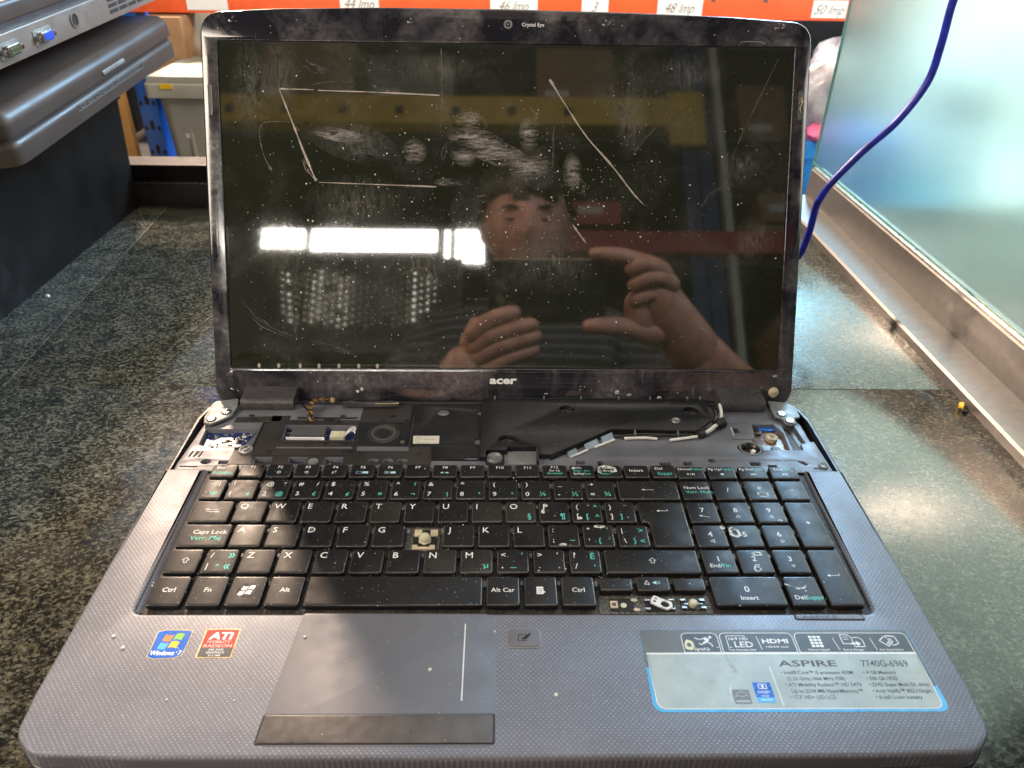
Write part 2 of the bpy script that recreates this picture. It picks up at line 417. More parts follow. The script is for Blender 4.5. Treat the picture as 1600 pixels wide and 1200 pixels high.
def area2(p): return sum(p[i][0]*p[(i+1) % len(p)][1]-p[(i+1) % len(p)][0]*p[i][1] for i in range(len(p)))/2
def offset(p, d):
    "move each vertex of a CCW loop inwards by d (mitred)"
    n = len(p); out = []
    for i in range(n):
        a, b, c = Vector(p[i-1][:2]), Vector(p[i][:2]), Vector(p[(i+1) % n][:2])
        e1 = (b-a).normalized(); e2 = (c-b).normalized()
        n1 = Vector((-e1.y, e1.x)); n2 = Vector((-e2.y, e2.x)); q = n1+n2
        if q.length < 1e-6: q = n1
        q.normalize(); k = d/max(.3, q.dot(n1)); out.append((b.x+q.x*k, b.y+q.y*k))
    return out
def prism_data(outer, z0, z1, bev, holes, hb, seg):
    if area2(outer) < 0: outer = outer[::-1]
    hs = [h if area2(h) > 0 else h[::-1] for h in holes]
    vs = []; fs = []; tops = []; bots = []
    def loop(pts, z):
        b = len(vs); vs.extend((p[0], p[1], z) for p in pts); return list(range(b, b+len(pts)))
    def wall(pts, bv, sign):
        rings = [loop(pts, z0)]
        if bv > 0:
            for k in range(seg+1):
                a = math.pi/2*k/seg
                rings.append(loop(offset(pts, sign*bv*(1-math.cos(a))), z1-bv+bv*math.sin(a)))
        else: rings.append(loop(pts, z1))
        n = len(pts)
        for r0, r1 in zip(rings, rings[1:]):
            for i in range(n):
                q = (r0[i], r0[(i+1) % n], r1[(i+1) % n], r1[i])
                fs.append(q if sign > 0 else q[::-1])
        tops.append(rings[-1]); bots.append(rings[0])
    wall(outer, bev, 1)
    for h in hs: wall(h, hb, -1)
    for lps, flip in ((tops, False), (bots, True)):
        idx = [i for l in lps for i in l]
        t = tessellate_polygon([[Vector((vs[i][0], vs[i][1], 0)) for i in l] for l in lps])
        for a, b, c in t:
            a, b, c = idx[a], idx[b], idx[c]
            A, Bb, Cc = vs[a], vs[b], vs[c]
            ccw = (Bb[0]-A[0])*(Cc[1]-A[1])-(Bb[1]-A[1])*(Cc[0]-A[0]) > 0
            fs.append((a, b, c) if ccw != flip else (a, c, b))
    return vs, fs
def rounded(pts, rad, n=5):
    "round the corners of a polygon; rad = number or list"
    if area2(pts) < 0: pts = pts[::-1]; rad = rad[::-1] if isinstance(rad, list) else rad
    out = []
    for i in range(len(pts)):
        r = rad[i] if isinstance(rad, list) else rad
        a, b, c = Vector(pts[i-1]), Vector(pts[i]), Vector(pts[(i+1) % len(pts)])
        if r <= 0: out.append(tuple(b)); continue
        u = (a-b); w_ = (c-b); lu, lw = u.length, w_.length; u.normalize(); w_.normalize()
        ang = u.angle(w_); t = min(r/math.tan(ang/2), lu*.49, lw*.49)
        p0 = b+u*t; p1 = b+w_*t
        for k in range(n+1):
            s_ = k/n; q = p0*(1-s_)**2 + b*2*s_*(1-s_) + p1*s_**2
            q = q*.75 + ((p0*(1-s_)+p1*s_)*0 + q)*.25
            out.append((q.x, q.y))
    return out
def rrect(x0, y0, x1, y1, r, n=5): return rounded([(x0, y0), (x1, y0), (x1, y1), (x0, y1)], r, n)
def circle(x, y, r, n=20, ry=None): return [(x+r*math.cos(2*math.pi*i/n), y+(ry or r)*math.sin(2*math.pi*i/n)) for i in range(n)]
def bez(pts, n=12):
    "Catmull-Rom through points"
    P = [Vector(p) for p in pts]; P = [P[0]*2-P[1]]+P+[P[-1]*2-P[-2]]; out = []
    for i in range(1, len(P)-2):
        for k in range(n):
            t = k/n; a, b, c, d = P[i-1], P[i], P[i+1], P[i+2]
            out.append(tuple(.5*((2*b)+(-a+c)*t+(2*a-5*b+4*c-d)*t*t+(-a+3*b-3*c+d)*t**3)))
    out.append(tuple(P[-2])); return out
def empty(name, loc, label, cat, group=None, rot=(0, 0, 0)):
    o = bpy.data.objects.new(name, None); C.objects.link(o); o.location = Vector(loc)*S; o.rotation_euler = rot
    o.empty_display_size = .02
    o['label'] = label; o['category'] = cat
    if group: o['group'] = group
    return o
def tag(o, label, cat, group=None):
    o['label'] = label; o['category'] = cat
    if group: o['group'] = group
    return o

# ================================================================== SETTING
# countertop: three polished slabs with thin filled seams
b = B()
z0, z1 = -22, 0
Y0, Y1, YJ = -40, 812, 373.4
xl = lambda y: -393.3+(y-366.2)*(-28.6/425.3)       # the long seam on the left
g = .35
b.prism([(-900, YJ+g), (xl(YJ)-g, YJ+g), (xl(Y1)-g, Y1), (-900, Y1)], z0, z1, 'granite', .3, seg=2)
b.prism([(xl(YJ)+g, YJ+g), (700, YJ+g), (700, Y1), (xl(Y1)+g, Y1)], z0, z1, 'granite', .3, seg=2)
b.prism([(-900, Y0), (700, Y0), (700, YJ-g), (-900, YJ-g)], z0, z1, 'granite', .3, seg=2)
b.box(-899, 699, Y0+1, Y1-1, -20, -.5, 'grout')
# pale hairline scuffs in the polish
b.ribbon(bez([(-262, 560, 0), (-268, 505, 0), (-283, 455, 0), (-287, 420, 0)], 6), [.4, .5, .7, .8, .9, .9, 1, 1, 1, 1, .9, .9, .8, .7, .6, .5, .4, .4, .3], .04, 'smear')
b.ribbon([(-279, 640), (-250, 560), (-238, 520)], [.4, 1.2, 3.5], .04, 'smear')
o = b.build('countertop'); o['kind'] = 'structure'
b = B(); b.box(-5000, 5000, -4000, 6000, -910, -900, 'floor'); o = b.build('floor'); o['kind'] = 'structure'

# ledge across the back of the counter
led = empty('counter_ledge', (-60, 806, 0), 'dark lacquered ledge with a shiny lip running across the back of the granite counter', 'ledge')
b = B(); b.prism(rrect(-470, -13, 404, 26, 1), 0, 27, 'ledge_lo', 1); b.build('lower_board', led)
b = B(); b.prism(rrect(-470, -10, 404, 24, .5), 27, 30, 'alu_light', .4); b.build('highlight_strip', led)  # bright strip standing in for the highlight line between the boards
b = B(); b.prism(rrect(-470, -13, 404, 26, 2), 30, 51, 'ledge', 2); b.build('top_board', led)

# ================================================================== LAPTOP
lap = empty('laptop', (0, 180, 0), 'open black and lavender grey laptop with a scratched screen, missing keys and bare hinge area', 'laptop')
def LP(bb, name, parent=None, **k):
    "a part of the laptop, drawn in desk coordinates"
    o = bb.build(name, parent or lap, **k)
    if parent is None: o.location = Vector((0, -180, 0))*S
    return o

half = [(205.2, 76), (206.6, 150), (206.8, 233), (206.3, 285), (203.5, 300), (192, 308)]
front = [(-205.2, 76), (-203, 55), (-193, 46), (-150, 44), (0, 43.2), (150, 44), (193, 46), (203, 55)]
case_out = rounded(half + [(-x, y) for x, y in reversed(half[1:])] + front, [6]*len(half)+[6]*(len(half)-1)+[12]*len(front), 4)
b = B(); b.prism(case_out, 6, 24.5, 'case', 1.2)
for x in (-170, 170):
    for y in (75, 270): b.lathe(x, y, [(7, 0), (7.5, 1), (7.5, 6.2)], 'rubber', 16)
LP(b, 'bottom_case')
# rim wall of the case at the hinge end and front lip
b = B()
rim_o = rounded([(206.6, 229), (206.5, 285), (203.2, 300), (190, 306.5), (-190, 306.5), (-203.2, 300), (-206.5, 285), (-206.6, 229)], [0, 6, 8, 4, 4, 8, 6, 0], 5)
rim_i = [(-202.6+2.6, 229), ] 
hole = rounded([(204.4, 230), (204.2, 284), (201.2, 297.5), (188, 303.8), (-188, 303.8), (-201.2, 297.5), (-204.2, 284), (-204.4, 230)], [0, 6, 8, 4, 4, 8, 6, 0], 5)
b.prism(rim_o, 22, 31.6, 'case', .5, [hole], .4)
LP(b, 'case_rim')

# palm rest + wings (U shape)
wx = 183.4
deck = [(-206.8, 230.2), (-206.6, 150), (-205.4, 76), (-203.6, 56), (-193, 47.4), (-150, 45.6), (0, 44.9), (150, 45.6), (193, 47.4), (203.6, 56), (205.4, 76), (206.6, 150), (206.8, 230.2),
        (wx, 230.2), (wx-3.2, 119.3), (-wx+2.6, 119.3), (-wx, 230.2)]
rads = [1, 0, 16, 13, 11, 10, 0, 10, 11, 13, 16, 0, 1, .5, 4.5, 4.5, .5]
dk = rounded(deck, rads, 6)
vs, fs = prism_data(dk, 24.5, 33, 2.2, (), 0, 5)
b = B(); b.add(vs, fs, 'deck'); LP(b, 'palm_rest')
# slanted inner edge beside the keys
b = B()
b.add([(-wx+.2, 229.5, 32.6), (-wx+3.1, 120.5, 32.6), (-wx+5.6, 121.3, 30.4), (-wx+2.6, 229.5, 30.4)], [(0, 1, 2, 3)], plain and 'deck_plain')
LP(b, 'keyboard_edge_strip')

# touch surface, smooth
tp = rounded([(-98.5, 119), (-104.5, 50.5), (-5, 50), (-5.2, 112), (-9, 118.6)], [2, 6, 5, 6, 3], 5)
b = B(); b.prism(tp, 32.9, 33.10, 'pad', .08, seg=2)
tpad = LP(b, 'touchpad')
b = B(); b.rect(-20.35, 71.4, -19.85, 112.6, 33.15, 'white'); b.disc(-15, 111.6, 1.1, 33.15, 'smear', 8, .6); b.disc(-14, 71.8, 1.3, 33.15, 'smear', 8, .7)
o = b.build('scroll_mark', tpad)
b = B(); b.prism(rounded([(-104.2, 51.2), (-5.6, 51.2), (-5.6, 65.2), (-103.6, 65.2)], 1, 4), 32.9, 33.16, 'black', 0)
b.prism(rounded([(-103.6, 51.7), (-6.3, 51.7), (-6.3, 64.5), (-102.9, 64.5)], .8, 4), 33.0, 33.5, 'button', .25)
b.line([(-103.2, 51.7), (-102.5, 64.6), (-6.3, 64.6)], .25, 33.45, 'midgrey')
LP(b, 'touchpad_button')
b = B(); b.prism(rrect(-.9, 98.4, 16, 110, 3), 32.9, 33.35, 'bracket', .3); b.prism(rrect(.1, 99.1, 15, 109.3, 2.6), 33.0, 33.7, 'pad', .25)
z = 33.76
b.line([(5, 102.4), (8.6, 102.4), (8.8, 105.8), (5.2, 105.8)], .35, z, 'black', True)
b.poly([(6.2, 103.2), (10.6, 106.8), (11.2, 106.3), (9.6, 104.9), (11, 105.4), (9.2, 103.8), (7.4, 103.0)], z, 'black')
LP(b, 'touchpad_toggle')
# badge below the numeric pad
b = B(); b.prism(rounded([(139.6, 114.9), (174.8, 114.6), (172.8, 118.3), (139.9, 118.2)], 1.4, 5), 32.9, 33.15, 'black', 0)
b.prism(rounded([(140.3, 115.2), (173.8, 115.0), (172.3, 117.9), (140.5, 117.9)], 1.2, 5), 33.0, 33.45, 'deck_plain', .2)
b.text('ASPIRE', 143, 115.6, 2.6, 33.5, 'grey', sx=2.3); b.text('7740', 165.2, 115.7, 2.2, 33.5, 'midgrey', sx=1.1)
LP(b, 'model_badge')

# ------- stickers
z = 33.06
b = B()
win = [(-164.7, 108.2), (-161, 109.3), (-151, 109.3), (-148, 108.6), (-148.2, 101), (-148.6, 94.8), (-152, 93.0), (-161, 92.7), (-164.6, 94), (-164.4, 101)]
win = rounded(win, 1.4, 4)
b.prism(win, 32.9, 33.12, 'gold', 0); b.poly(offset(win if area2(win) > 0 else win[::-1], .4), 33.16, 'blue')
def flag(bb, cx, cy, s, zz, mts, xf=None, sk=.18):
    def wv(u, v):   # u,v in -1..1
        return (cx+s*(u+sk*v), cy+s*(v*.92+.16*math.sin(u*math.pi)))
    for (u0, u1, v0, v1), mt in zip(((-1, -.11, .13, 1), (.11, 1, .13, 1), (-1, -.11, -1, -.13), (.11, 1, -1, -.13)), mts):
        n = 6; top = [wv(u0+(u1-u0)*i/n, v1) for i in range(n+1)]; bot = [wv(u0+(u1-u0)*i/n, v0) for i in range(n+1)]
        bb.poly(bot+top[::-1], zz, mt, xf)
flag(b, -156.4, 102.6, 4.3, 33.2, ['orange_p', 'green_p', 'skyblue', 'yellow_p'])
b.text('Windows', -163.6, 95.0, 3.4, 33.2, 'white', sx=.82, bold=.03); b.text('7', -150.9, 95.0, 3.6, 33.2, 'white', sx=.9)
b.disc(-151.6, 96.6, .3, 33.2, 'white', 8); b.disc(-151.9, 98.8, .3, 33.2, 'white', 8)
o = LP(b, 'sticker'); o['label'] = 'blue sticker with a four colour waving window flag'
b = B()
b.prism(rrect(-142.3, 93.3, -126, 109.7, 1), 32.9, 33.12, 'gold', 0)
b.rect(-141.7, 99, -126.6, 109.2, 33.16, 'red'); b.rect(-141.7, 93.9, -126.6, 99, 33.16, 'slate')
b.text('ATi', -134.1, 103.8, 5.6, 33.2, 'white', 'C', sx=1.25, bold=.04, shear=.1); b.text('MOBILITY', -134.1, 101.6, 2.0, 33.2, 'paper', 'C', sx=1.25)
b.text('RADEON', -134.1, 99.3, 2.3, 33.2, 'paper', 'C', sx=1.4)
for i, t in enumerate(('HD 5470', 'GRAPHICS', '512 MB')): b.text(t, -134.1, 97.4-i*1.55, 1.5, 33.2, 'white', 'C', sx=1.2)
o = LP(b, 'sticker'); o['label'] = 'small red and black graphics sticker with a gold edge'

b = B()
X0, X1, YT, YB = 62.6, 191.2, 109.2, 65.6
out = rounded([(X0, YB), (X1, YB), (X1, YT), (X0, YT)], [5, 5, 1.2, 1.2], 6)
b.prism(out, 32.9, 33.12, 'skyblue', 0)
a_ = NT('woven_print'); v_ = a_.coord((1000, 1000, 1000)); sx_ = a_.node('ShaderNodeSeparateXYZ'); a_.l.new(v_, sx_.inputs[0])
p_ = a_.math('MULTIPLY', a_.math('SINE', a_.math('MULTIPLY', sx_.outputs[0], 8.5)), a_.math('SINE', a_.math('MULTIPLY', sx_.outputs[1], 8.5)))
a_.set(color=a_.ramp(p_, [(.35, (.07, .075, .075)), (.65, (.30, .32, .31))]), rough=.4); M['weave'] = a_.m
b.poly(rounded([(X0+.15, 88), (X1-.3, 78), (X1-.3, YT-.15), (X0+.15, YT-.15)], [1, 1, 1, 1], 4), 33.16, 'weave')
pan = rounded([(X0+1.8, YB+1.3), (X1-2.2, YB+1.3), (X1-1.5, 95.4), (X0+1.4, 95.4)], [4.5, 4.5, .2, .2], 6)
b.poly(pan, 33.20, 'white'); b.poly(offset(pan, .45), 33.23, 'labelwhite')
b.rect(X0+1.4, 95.0, X1-1.5, 95.9, 33.26, 'white')
def tab(x0, x1):
    p = rounded([(x0, 95.9), (x1, 95.9), (x1, 107.2), (x0, 107.2)], [0, 0, 3, 3], 5)
    b.poly(p, 33.20, 'white'); b.poly(offset(p, .35), 33.24, 'slate')
tab(81.8, 99.2); tab(100.0, 134.8); tab(135.6, 189.4)
z = 33.28
# running figure, burnt hole, SignalUp
b.disc(95.6, 104.6, .75, z, 'white', 8)
b.poly([(93, 104.8), (95, 103.6), (94.2, 101.9), (92, 100.6), (91.4, 101.6), (93, 102.6), (92.2, 103.4)], z, 'white')
b.line([(93.6, 102), (95.4, 100.6), (95.6, 99.4)], .6, z, 'white'); b.line([(92, 101.2), (90.6, 100.4), (89.8, 101)], .6, z, 'white'); b.line([(93, 104.2), (90.4, 103.2), (88.2, 104.2)], .5, z, 'white')
b.text('SignalUp', 86.6, 97.2, 2.2, z, 'white', sx=1.0, shear=.25); b.text('TM', 97.2, 98.6, .9, z, 'white')
b.poly(rounded([(82.6, 98), (85.8, 97), (87.4, 99.6), (86.6, 102.4), (84, 103.4), (82.8, 101)], 1, 4), z+.03, 'gold'); b.poly(rounded([(83.8, 99.4), (85.2, 98.9), (86, 100.4), (85, 101.7), (83.9, 101)], .5, 3), z+.06, 'slate')
# HD LED
b.line([(104.5, 98.8), (103.2, 98.8), (103.2, 105.4), (112, 105.4), (112, 104.8)], .35, z, 'white')
b.text('16:9 HD', 104.2, 102.9, 2.3, z, 'white', sx=1.2); b.text('LED', 106.2, 98.9, 4.6, z, 'white', sx=1.15)
b.text('True cinematic view', 102.6, 97.0, 1.5, z, 'white', sx=1.05); b.line([(118.4, 97.6), (117.6, 104.8)], .3, z, 'white')
b.text('HDMI', 119.6, 101.2, 3.4, z, 'white', sx=1.5, bold=.03); b.text('HDMI out', 120.6, 98.6, 1.5, z, 'white', sx=1.7)
# keypad icon, backup, arcade
for i in range(3):
    for j in range(4): b.rect(142.3+i*2.0, 98.9+j*1.7, 143.9+i*2.0, 100.2+j*1.7, z, 'white')
b.text('Numeric keypad', 140.0, 97.0, 1.5, z, 'white', sx=1.0); b.line([(154.8, 97.4), (153.6, 104)], .3, z, 'white')
for dx, dy in ((0, 1.6), (5, 0)):
    b.line([(157.6+dx, 99.2+dy), (162.4+dx, 99.2+dy), (162.4+dx, 103+dy), (161+dx, 104.4+dy), (157.6+dx, 104.4+dy)], .45, z, 'white', True)
b.line([(158.6, 104.6), (161, 104.6)], .3, z, 'white'); b.line([(158.6, 103.4), (161, 103.4)], .3, z, 'white'); b.poly([(161.5, 101.4), (164, 101.4), (164, 102.6), (166, 100.8), (164, 99.4), (164, 100.4), (161.5, 100.4)], z+.03, 'white')
b.text('Backup Manager', 156.4, 97.0, 1.5, z, 'white', sx=1.0); b.line([(172.2, 97.4), (171.4, 104)], .3, z, 'white')
b.line([(175.4, 102.6), (178.4, 105), (181.6, 102), (178.6, 99.4)], .5, z, 'white', True); b.line([(179, 105.4), (183.4, 105), (184, 101), (181, 99.8)], .5, z, 'white', True)
b.disc(179, 101.2, .6, z, 'white', 8); b.line([(179.6, 101.4), (180, 103.8), (181.4, 103.4)], .35, z, 'white')
b.text('Acer Arcade Deluxe', 173.4, 97.0, 1.5, z, 'white', sx=.9)
b.text('ASPIRE', 123.4, 88.4, 4.6, z, 'grey', sx=1.95, bold=.012); b.text('7740G-6969', 161.6, 88.2, 5.0, z, 'grey', sx=.86, bold=.008)
rows = [(84.3, '• Intel® Core™ i5 processor 430M', 32.6, '• 4 GB Memory', 160.6, 14.8), (81.1, '(2.26 GHz,1066 MHz FSB)', 26, '• 500 GB HDD', 160.8, 14),
        (78.0, '• ATI Mobility Radeon™ HD 5470', 34.0, '• DVD Super Multi DL drive', 160.9, 26.5), (74.8, 'Up to 2234 MB HyperMemory™', 31.5, '• Acer Nplify™ 802.11b/g/n', 161, 26), (71.7, '• 17.3" HD+ LED LCD', 20.5, '• 6-cell Li-ion battery', 161.1, 20.5)]
for y, t1, w1, t2, x2, w2 in rows:
    x = 123.2 if t1[0] == '•' else 125
    wd = glyphs(t1, 0, .0)[2]; b.text(t1, x, y, 2.6, z, 'grey', sx=w1/(wd*2.6), bold=.012)
    wd = glyphs(t2, 0, .0)[2]; b.text(t2, x2, y, 2.6, z, 'grey', sx=w2/(wd*2.6), bold=.012)
b.line([(119.0, 88.5), (119.3, 68.3)], .35, z, 'white')
b.rect(108.6, 70.0, 116.6, 80.0, z, 'blue'); b.rect(108.6, 70.0, 116.6, 72.5, z+.02, 'skyblue'); b.line([(111, 76.9), (111, 79.1), (114.4, 79.1), (114.4, 76.9)], .4, z+.03, 'white', True); b.disc(112.7, 78, .7, z+.03, 'white', 8)
b.text('DOLBY', 112.6, 74.6, 1.7, z+.03, 'white', 'C'); b.text('HOME', 112.6, 72.8, 1.2, z+.03, 'white', 'C'); b.text('THEATER', 112.6, 71.0, 1.2, z+.03, 'white', 'C')
b.rect(98.6, 69.4, 106, 76.4, z, 'midgrey'); b.line([(99.4, 72.6), (100.4, 74.6), (102.4, 75.5), (104.4, 74.7), (105.2, 73)], .4, z+.03, 'labelwhite'); b.line([(99.6, 73), (101.2, 73.4), (102.4, 72.8), (105, 73.8)], .35, z+.03, 'labelwhite'); b.rect(99.2, 70.2, 105.4, 71.2, z+.03, 'labelwhite')
b.ribbon([(100.4, 94.6), (101, 91), (102.6, 86.5), (103, 84.6)], [1.2, 2, 1.6, .5], z+.05, 'smear'); b.ribbon([(100.2, 82.4), (98.4, 78), (96.8, 70)], [.3, .7, .4], z+.05, 'chalk')
o = LP(b, 'sticker'); o['label'] = 'large pale specification sticker with a dark icon strip on top'

# ------- keyboard tray and hinge chassis
b = B(); b.prism(rrect(-wx-.6, 119.0, wx+.6, 236, 1), 26, 30.4, 'tray', 0)
# small frame posts seen between the caps
# frame posts between caps, visible in the gaps
P = 19.05
def posts(x0, n, y, dx=P):
    for i in range(n):
        x = x0+i*dx; r = random.uniform(.8, 1.25)
        b.box(x-.75*r, x+.75*r, y-3.6*r, y-.4, 30.3, 32.2, 'midgrey' if random.random() < .7 else 'tray')
posts(-163.8, 13, 217.6); posts(-154.0, 13, 198.4); posts(-149.6, 13, 179.4); posts(-139.8, 9, 160.4); posts(-120.4, 1, 141); posts(-11.4, 4, 141, 18.9)
posts(-162.0, 16, 232.2, 16.62); posts(121.2, 3, 217.4); posts(121.2, 3, 198.2); posts(102.2, 4, 179); posts(102.2, 4, 160); posts(102.2, 3, 141.2)

LP(b, 'keyboard_tray')

chassis_out = [(-202.6, 229), (202.6, 229), (202.2, 236), (201.2, 262), (198.5, 262), (198.5, 279), (196, 290), (183, 303), (-183, 303), (-199, 292), (-201, 262), (-203, 238)]
H = []
H.append([(-197, 273.4), (-162, 274.3), (-163.3, 267.6), (-167.5, 255.4), (-181, 255.4), (-186.6, 251.6), (-196.2, 257.1)])
H.append([(-156.6, 288), (-151.4, 288), (-151.2, 282.6), (-156.2, 282.6)])
H.append([(-145.5, 277.8), (-98.4, 277.8), (-98.4, 262), (-144.6, 262)])
for x0, x1 in ((-156.7, -146.3), (-135.1, -124.2), (-112.7, -102.2)): H.append([(x0, 243.6), (x1, 243.6), (x1, 238.4), (x0, 238.4)])
H.append([(-178, 240.5), (-170.2, 240.5), (-170.2, 237.1), (-178, 237.1)])
for x in (-82.8, -73.7, -64.9): H.append(circle(x, 240.5, 3, 14, 1.7))
H.append(circle(-186, 239.5, 3.2, 16, 2.5))
H.append([(-200.5, 235.1), (-189.6, 235.1), (-189.6, 233.9), (-200.5, 233.9)])
for x in (-198.6, -195.6, -192.4): H.append([(x, 244), (x+.9, 244), (x+1.6, 250), (x+.7, 250)])
# right side
H.append([(165.8, 281.2), (180.5, 281.2), (181.6, 277), (184, 272), (182.4, 253), (164.3, 253), (160.5, 262), (163.8, 268)])
H.append([(185.6, 278), (193.8, 279.6), (195.1, 260.2), (191.8, 260), (191.2, 253), (184.6, 253)])
H.append([(151.6, 277.4), (154.9, 277.4), (155.2, 271.8), (151.9, 271.8)])
H.append(circle(157.3, 254.6, 8.2, 24, 7.2))
H.append([(43.6, 241.6), (49.4, 241.6), (49.4, 237.9), (43.6, 237.9)]); H.append(rrect(57, 235.6, 61.8, 241.4, 2, 3))
H.append([(95.9, 240), (103.1, 240), (103.1, 236), (95.9, 236)]); H.append([(110.9, 240.7), (116.6, 240.7), (116.6, 237), (110.9, 237)]); H.append([(152.8, 240.5), (159.5, 240.5), (159.5, 237), (152.8, 237)])
H.append([(163.3, 237.6), (168.9, 237.6), (168.9, 235.2), (163.3, 235.2)]); H.append(circle(129.7, 241.9, 2.6, 16, 2)); H.append(rounded([(182.8, 241.4), (187, 241.4), (189.4, 238.6), (187.4, 237), (184.6, 240)], .8, 4))
H.append([(191.6, 234.9), (199.4, 234.9), (199.4, 233.9), (191.6, 233.9)])
b = B(); b.prism(chassis_out, 24.6, 30.8, 'chassis', .3, H, .25, seg=2)
ch = LP(b, 'chassis')
# dark inner bed below the openings
b = B(); b.box(-202, 202, 230, 303, 24.55, 25.2, 'black'); LP(b, 'inner_bed')
# engraved moulding lines and moulded part numbers
b = B()
for p in ([(110, 243.4), (103.5, 243.4), (103.5, 237)], [(108.5, 236.5), (109.6, 243.6), (145.5, 243.6), (146.6, 237)], [(151.5, 236.4), (150.5, 243.6), (157.6, 243.6), (159.4, 236.6)], [(158.4, 243.6), (173.6, 243.6), (175.4, 236.4)]):
    b.line(p, .25, 30.84, 'bracket')
for t, x, y in (('M2.0X5', 134, 241), ('M2.5X5', -118, 246.6), ('M2.5X5', -160.5, 246.4), ('M2.0X5', 63.4, 239.2), ('M2.5X5', 152.5, 281.2)): b.text(t, x, y, 2.3, 30.84, 'grey', sx=1.3, bold=0)
b.line([(148.4, 264), (162.4, 264)], .7, 30.86, 'black'); b.line([(150.6, 278.4), (150.2, 268.4)], .5, 30.86, 'white')
o = LP(b, 'moulded_marks')
# dark sheet painting the lid's shade over the left centre of the chassis
b = B()
dark_out = [(-172, 236.6), (-172, 252), (-161.4, 255), (-161, 281), (-181, 281), (-181, 287), (-145, 289), (-145, 284), (-98, 284), (-97.6, 303), (-64, 303), (-64.2, 288), (-61.5, 288), (-61.5, 254.6), (-47.8, 254.6), (-46.7, 236.6)]
dh = [h for h in H if all(-165 < p[0] < -61 for p in h)]
b.prism(dark_out, 30.7, 31.15, 'chassis_shaded', .12, [offset(h if area2(h) > 0 else h[::-1], -.5) for h in dh], .1, seg=1)
b.rect(-94.7, 250.2, -62, 254.6, 31.22, 'chassis'); b.rect(-146, 252.6, -98, 254.2, 31.2, 'chassis')
for p in ([(-160, 280.8), (-146.5, 280.8)], [(-98, 281.5), (-98, 255)], [(-146, 259.5), (-96, 259.5)], [(-172, 252), (-161, 254.6), (-161, 280)], [(-61.8, 254), (-61.8, 288)], [(-140, 286), (-100, 286)], [(-158, 246), (-100, 246)]):
    for q_, w_ in zip(p, p[1:]):
        d = Vector((w_[0]-q_[0], w_[1]-q_[1])).normalized(); n = Vector((-d.y, d.x))*.45
        b.prism([(q_[0]-n.x, q_[1]-n.y), (w_[0]-n.x, w_[1]-n.y), (w_[0]+n.x, w_[1]+n.y), (q_[0]+n.x, q_[1]+n.y)], 31.1, 32.0, 'chassis_shaded', .15, seg=1)
for x, y in ((-150, 249), (-112, 282), (-170, 284), (-92, 247.5), (-56, 247.5), (-128, 256)):
    b.lathe(x, y, [(2.2, 31.1), (2.0, 31.8), (1.0, 31.8), (.9, 31.3), (.01, 31.3)], 'chassis_shaded', 14)
for i_ in range(16):
    x = random.uniform(-176, -66); y = random.choice((283, 256.8, 249, 288)); b.box(x, x+random.uniform(1, 4), y, y+random.uniform(.6, 1.6), 31.1, 31.1+random.uniform(.3, 1.1), random.choice(('case', 'chassis_shaded', 'black')))
LP(b, 'shaded_panel')
# speaker-like ring boss on the left
def ringboss(x, y, r, zt, name='ring_boss', inner=None):
    q = B(); q.lathe(x, y, [(r, zt), (r, zt+.5), (r*.88, zt+.9), (r*.80, zt+.5), (r*.76, zt+.8), (r*.62, zt+.8), (r*.56, zt+.2), (r*.46, zt+.2), (r*.42, zt-2.2), (0.01, zt-2.2)], 'chassis_shaded', 32)
    q.ring(x, y, r*.64, r*.74, zt+.84, 'grey', 32); q.disc(x, y, r*.43, zt+.2, 'black', 24)
    q.disc(x+r*.1, y-r*.05, r*.2, zt+.3, inner or 'black', 12)
    return LP(q, name)
ringboss(-79.9, 268.6, 10.6, 31.1)
b = B(); b.prism(rounded([(-97.6, 281.2), (-62, 281.2), (-61.6, 255.2), (-95.2, 255.2)], .8, 3), 31.1, 31.5, 'cover', .15, [circle(-79.9, 268.6, 11.2, 28)], .1, seg=1); LP(b, 'black_plate')
b = B(); b.lathe(-66.5, 259.3, [(1.5, 31.4), (1.3, 32), (.01, 32)], 'steel', 12); LP(b, 'screw')
b = B(); b.lathe(157.3, 254.6, [(8.1, 30.2), (7.2, 31), (6.6, 30.2), (6.0, 30.6), (5.0, 29.6), (4.4, 27), (3.2, 27), (0.01, 26.6)], 'darkmetal', 28); b.lathe(159, 252.9, [(1.8, 28), (1.5, 30.3), (.01, 30.4)], 'white', 12)
b.ring(157.3, 254.6, 6.2, 7.2, 31.0, 'midgrey', 28); LP(b, 'screw_well')

# PCBs
b = B(); b.prism([(-200, 249), (-160, 249), (-160, 276), (-200, 276)], 25.3, 27.4, 'pcb_blue', 0)
for i in range(26):
    x = random.uniform(-194, -166); y = random.uniform(257, 271); sx = random.choice((1.2, 2, 2.8)); b.box(x, x+sx, y, y+sx*.55, 27.4, 28.2, random.choice(('ivory', 'steel', 'ivory', 'black')))
LP(b, 'circuit_board')
b = B(); b.prism([(-150, 230), (-97, 230), (-97, 280), (-150, 280)], 25.3, 27.0, 'pcb_blue', 0); LP(b, 'circuit_board')
b = B(); b.box(-140.5, -118.6, 267, 277.6, 27, 30.6, 'grey'); b.box(-143, -118.4, 264.9, 266, 27, 30.2, 'white'); b.box(-119.6, -118.2, 262.6, 266, 27, 30, 'white')
LP(b, 'display_connector')
b = B(); b.box(-114.6, -105.6, 265, 271.8, 27, 31, 'ivory')
for i in range(3): b.tube(bez([(-106, 270-i*1.6, 30), (-101, 275-i*2, 32), (-98, 272-i*2, 30.5), (-98.5, 266, 28)], 5), .35, 'wire', 6)
LP(b, 'wire_connector')
b = B(); b.prism([(158, 250), (186, 250), (186, 283), (158, 283)], 25.3, 27.2, 'pcb_brown', 0)
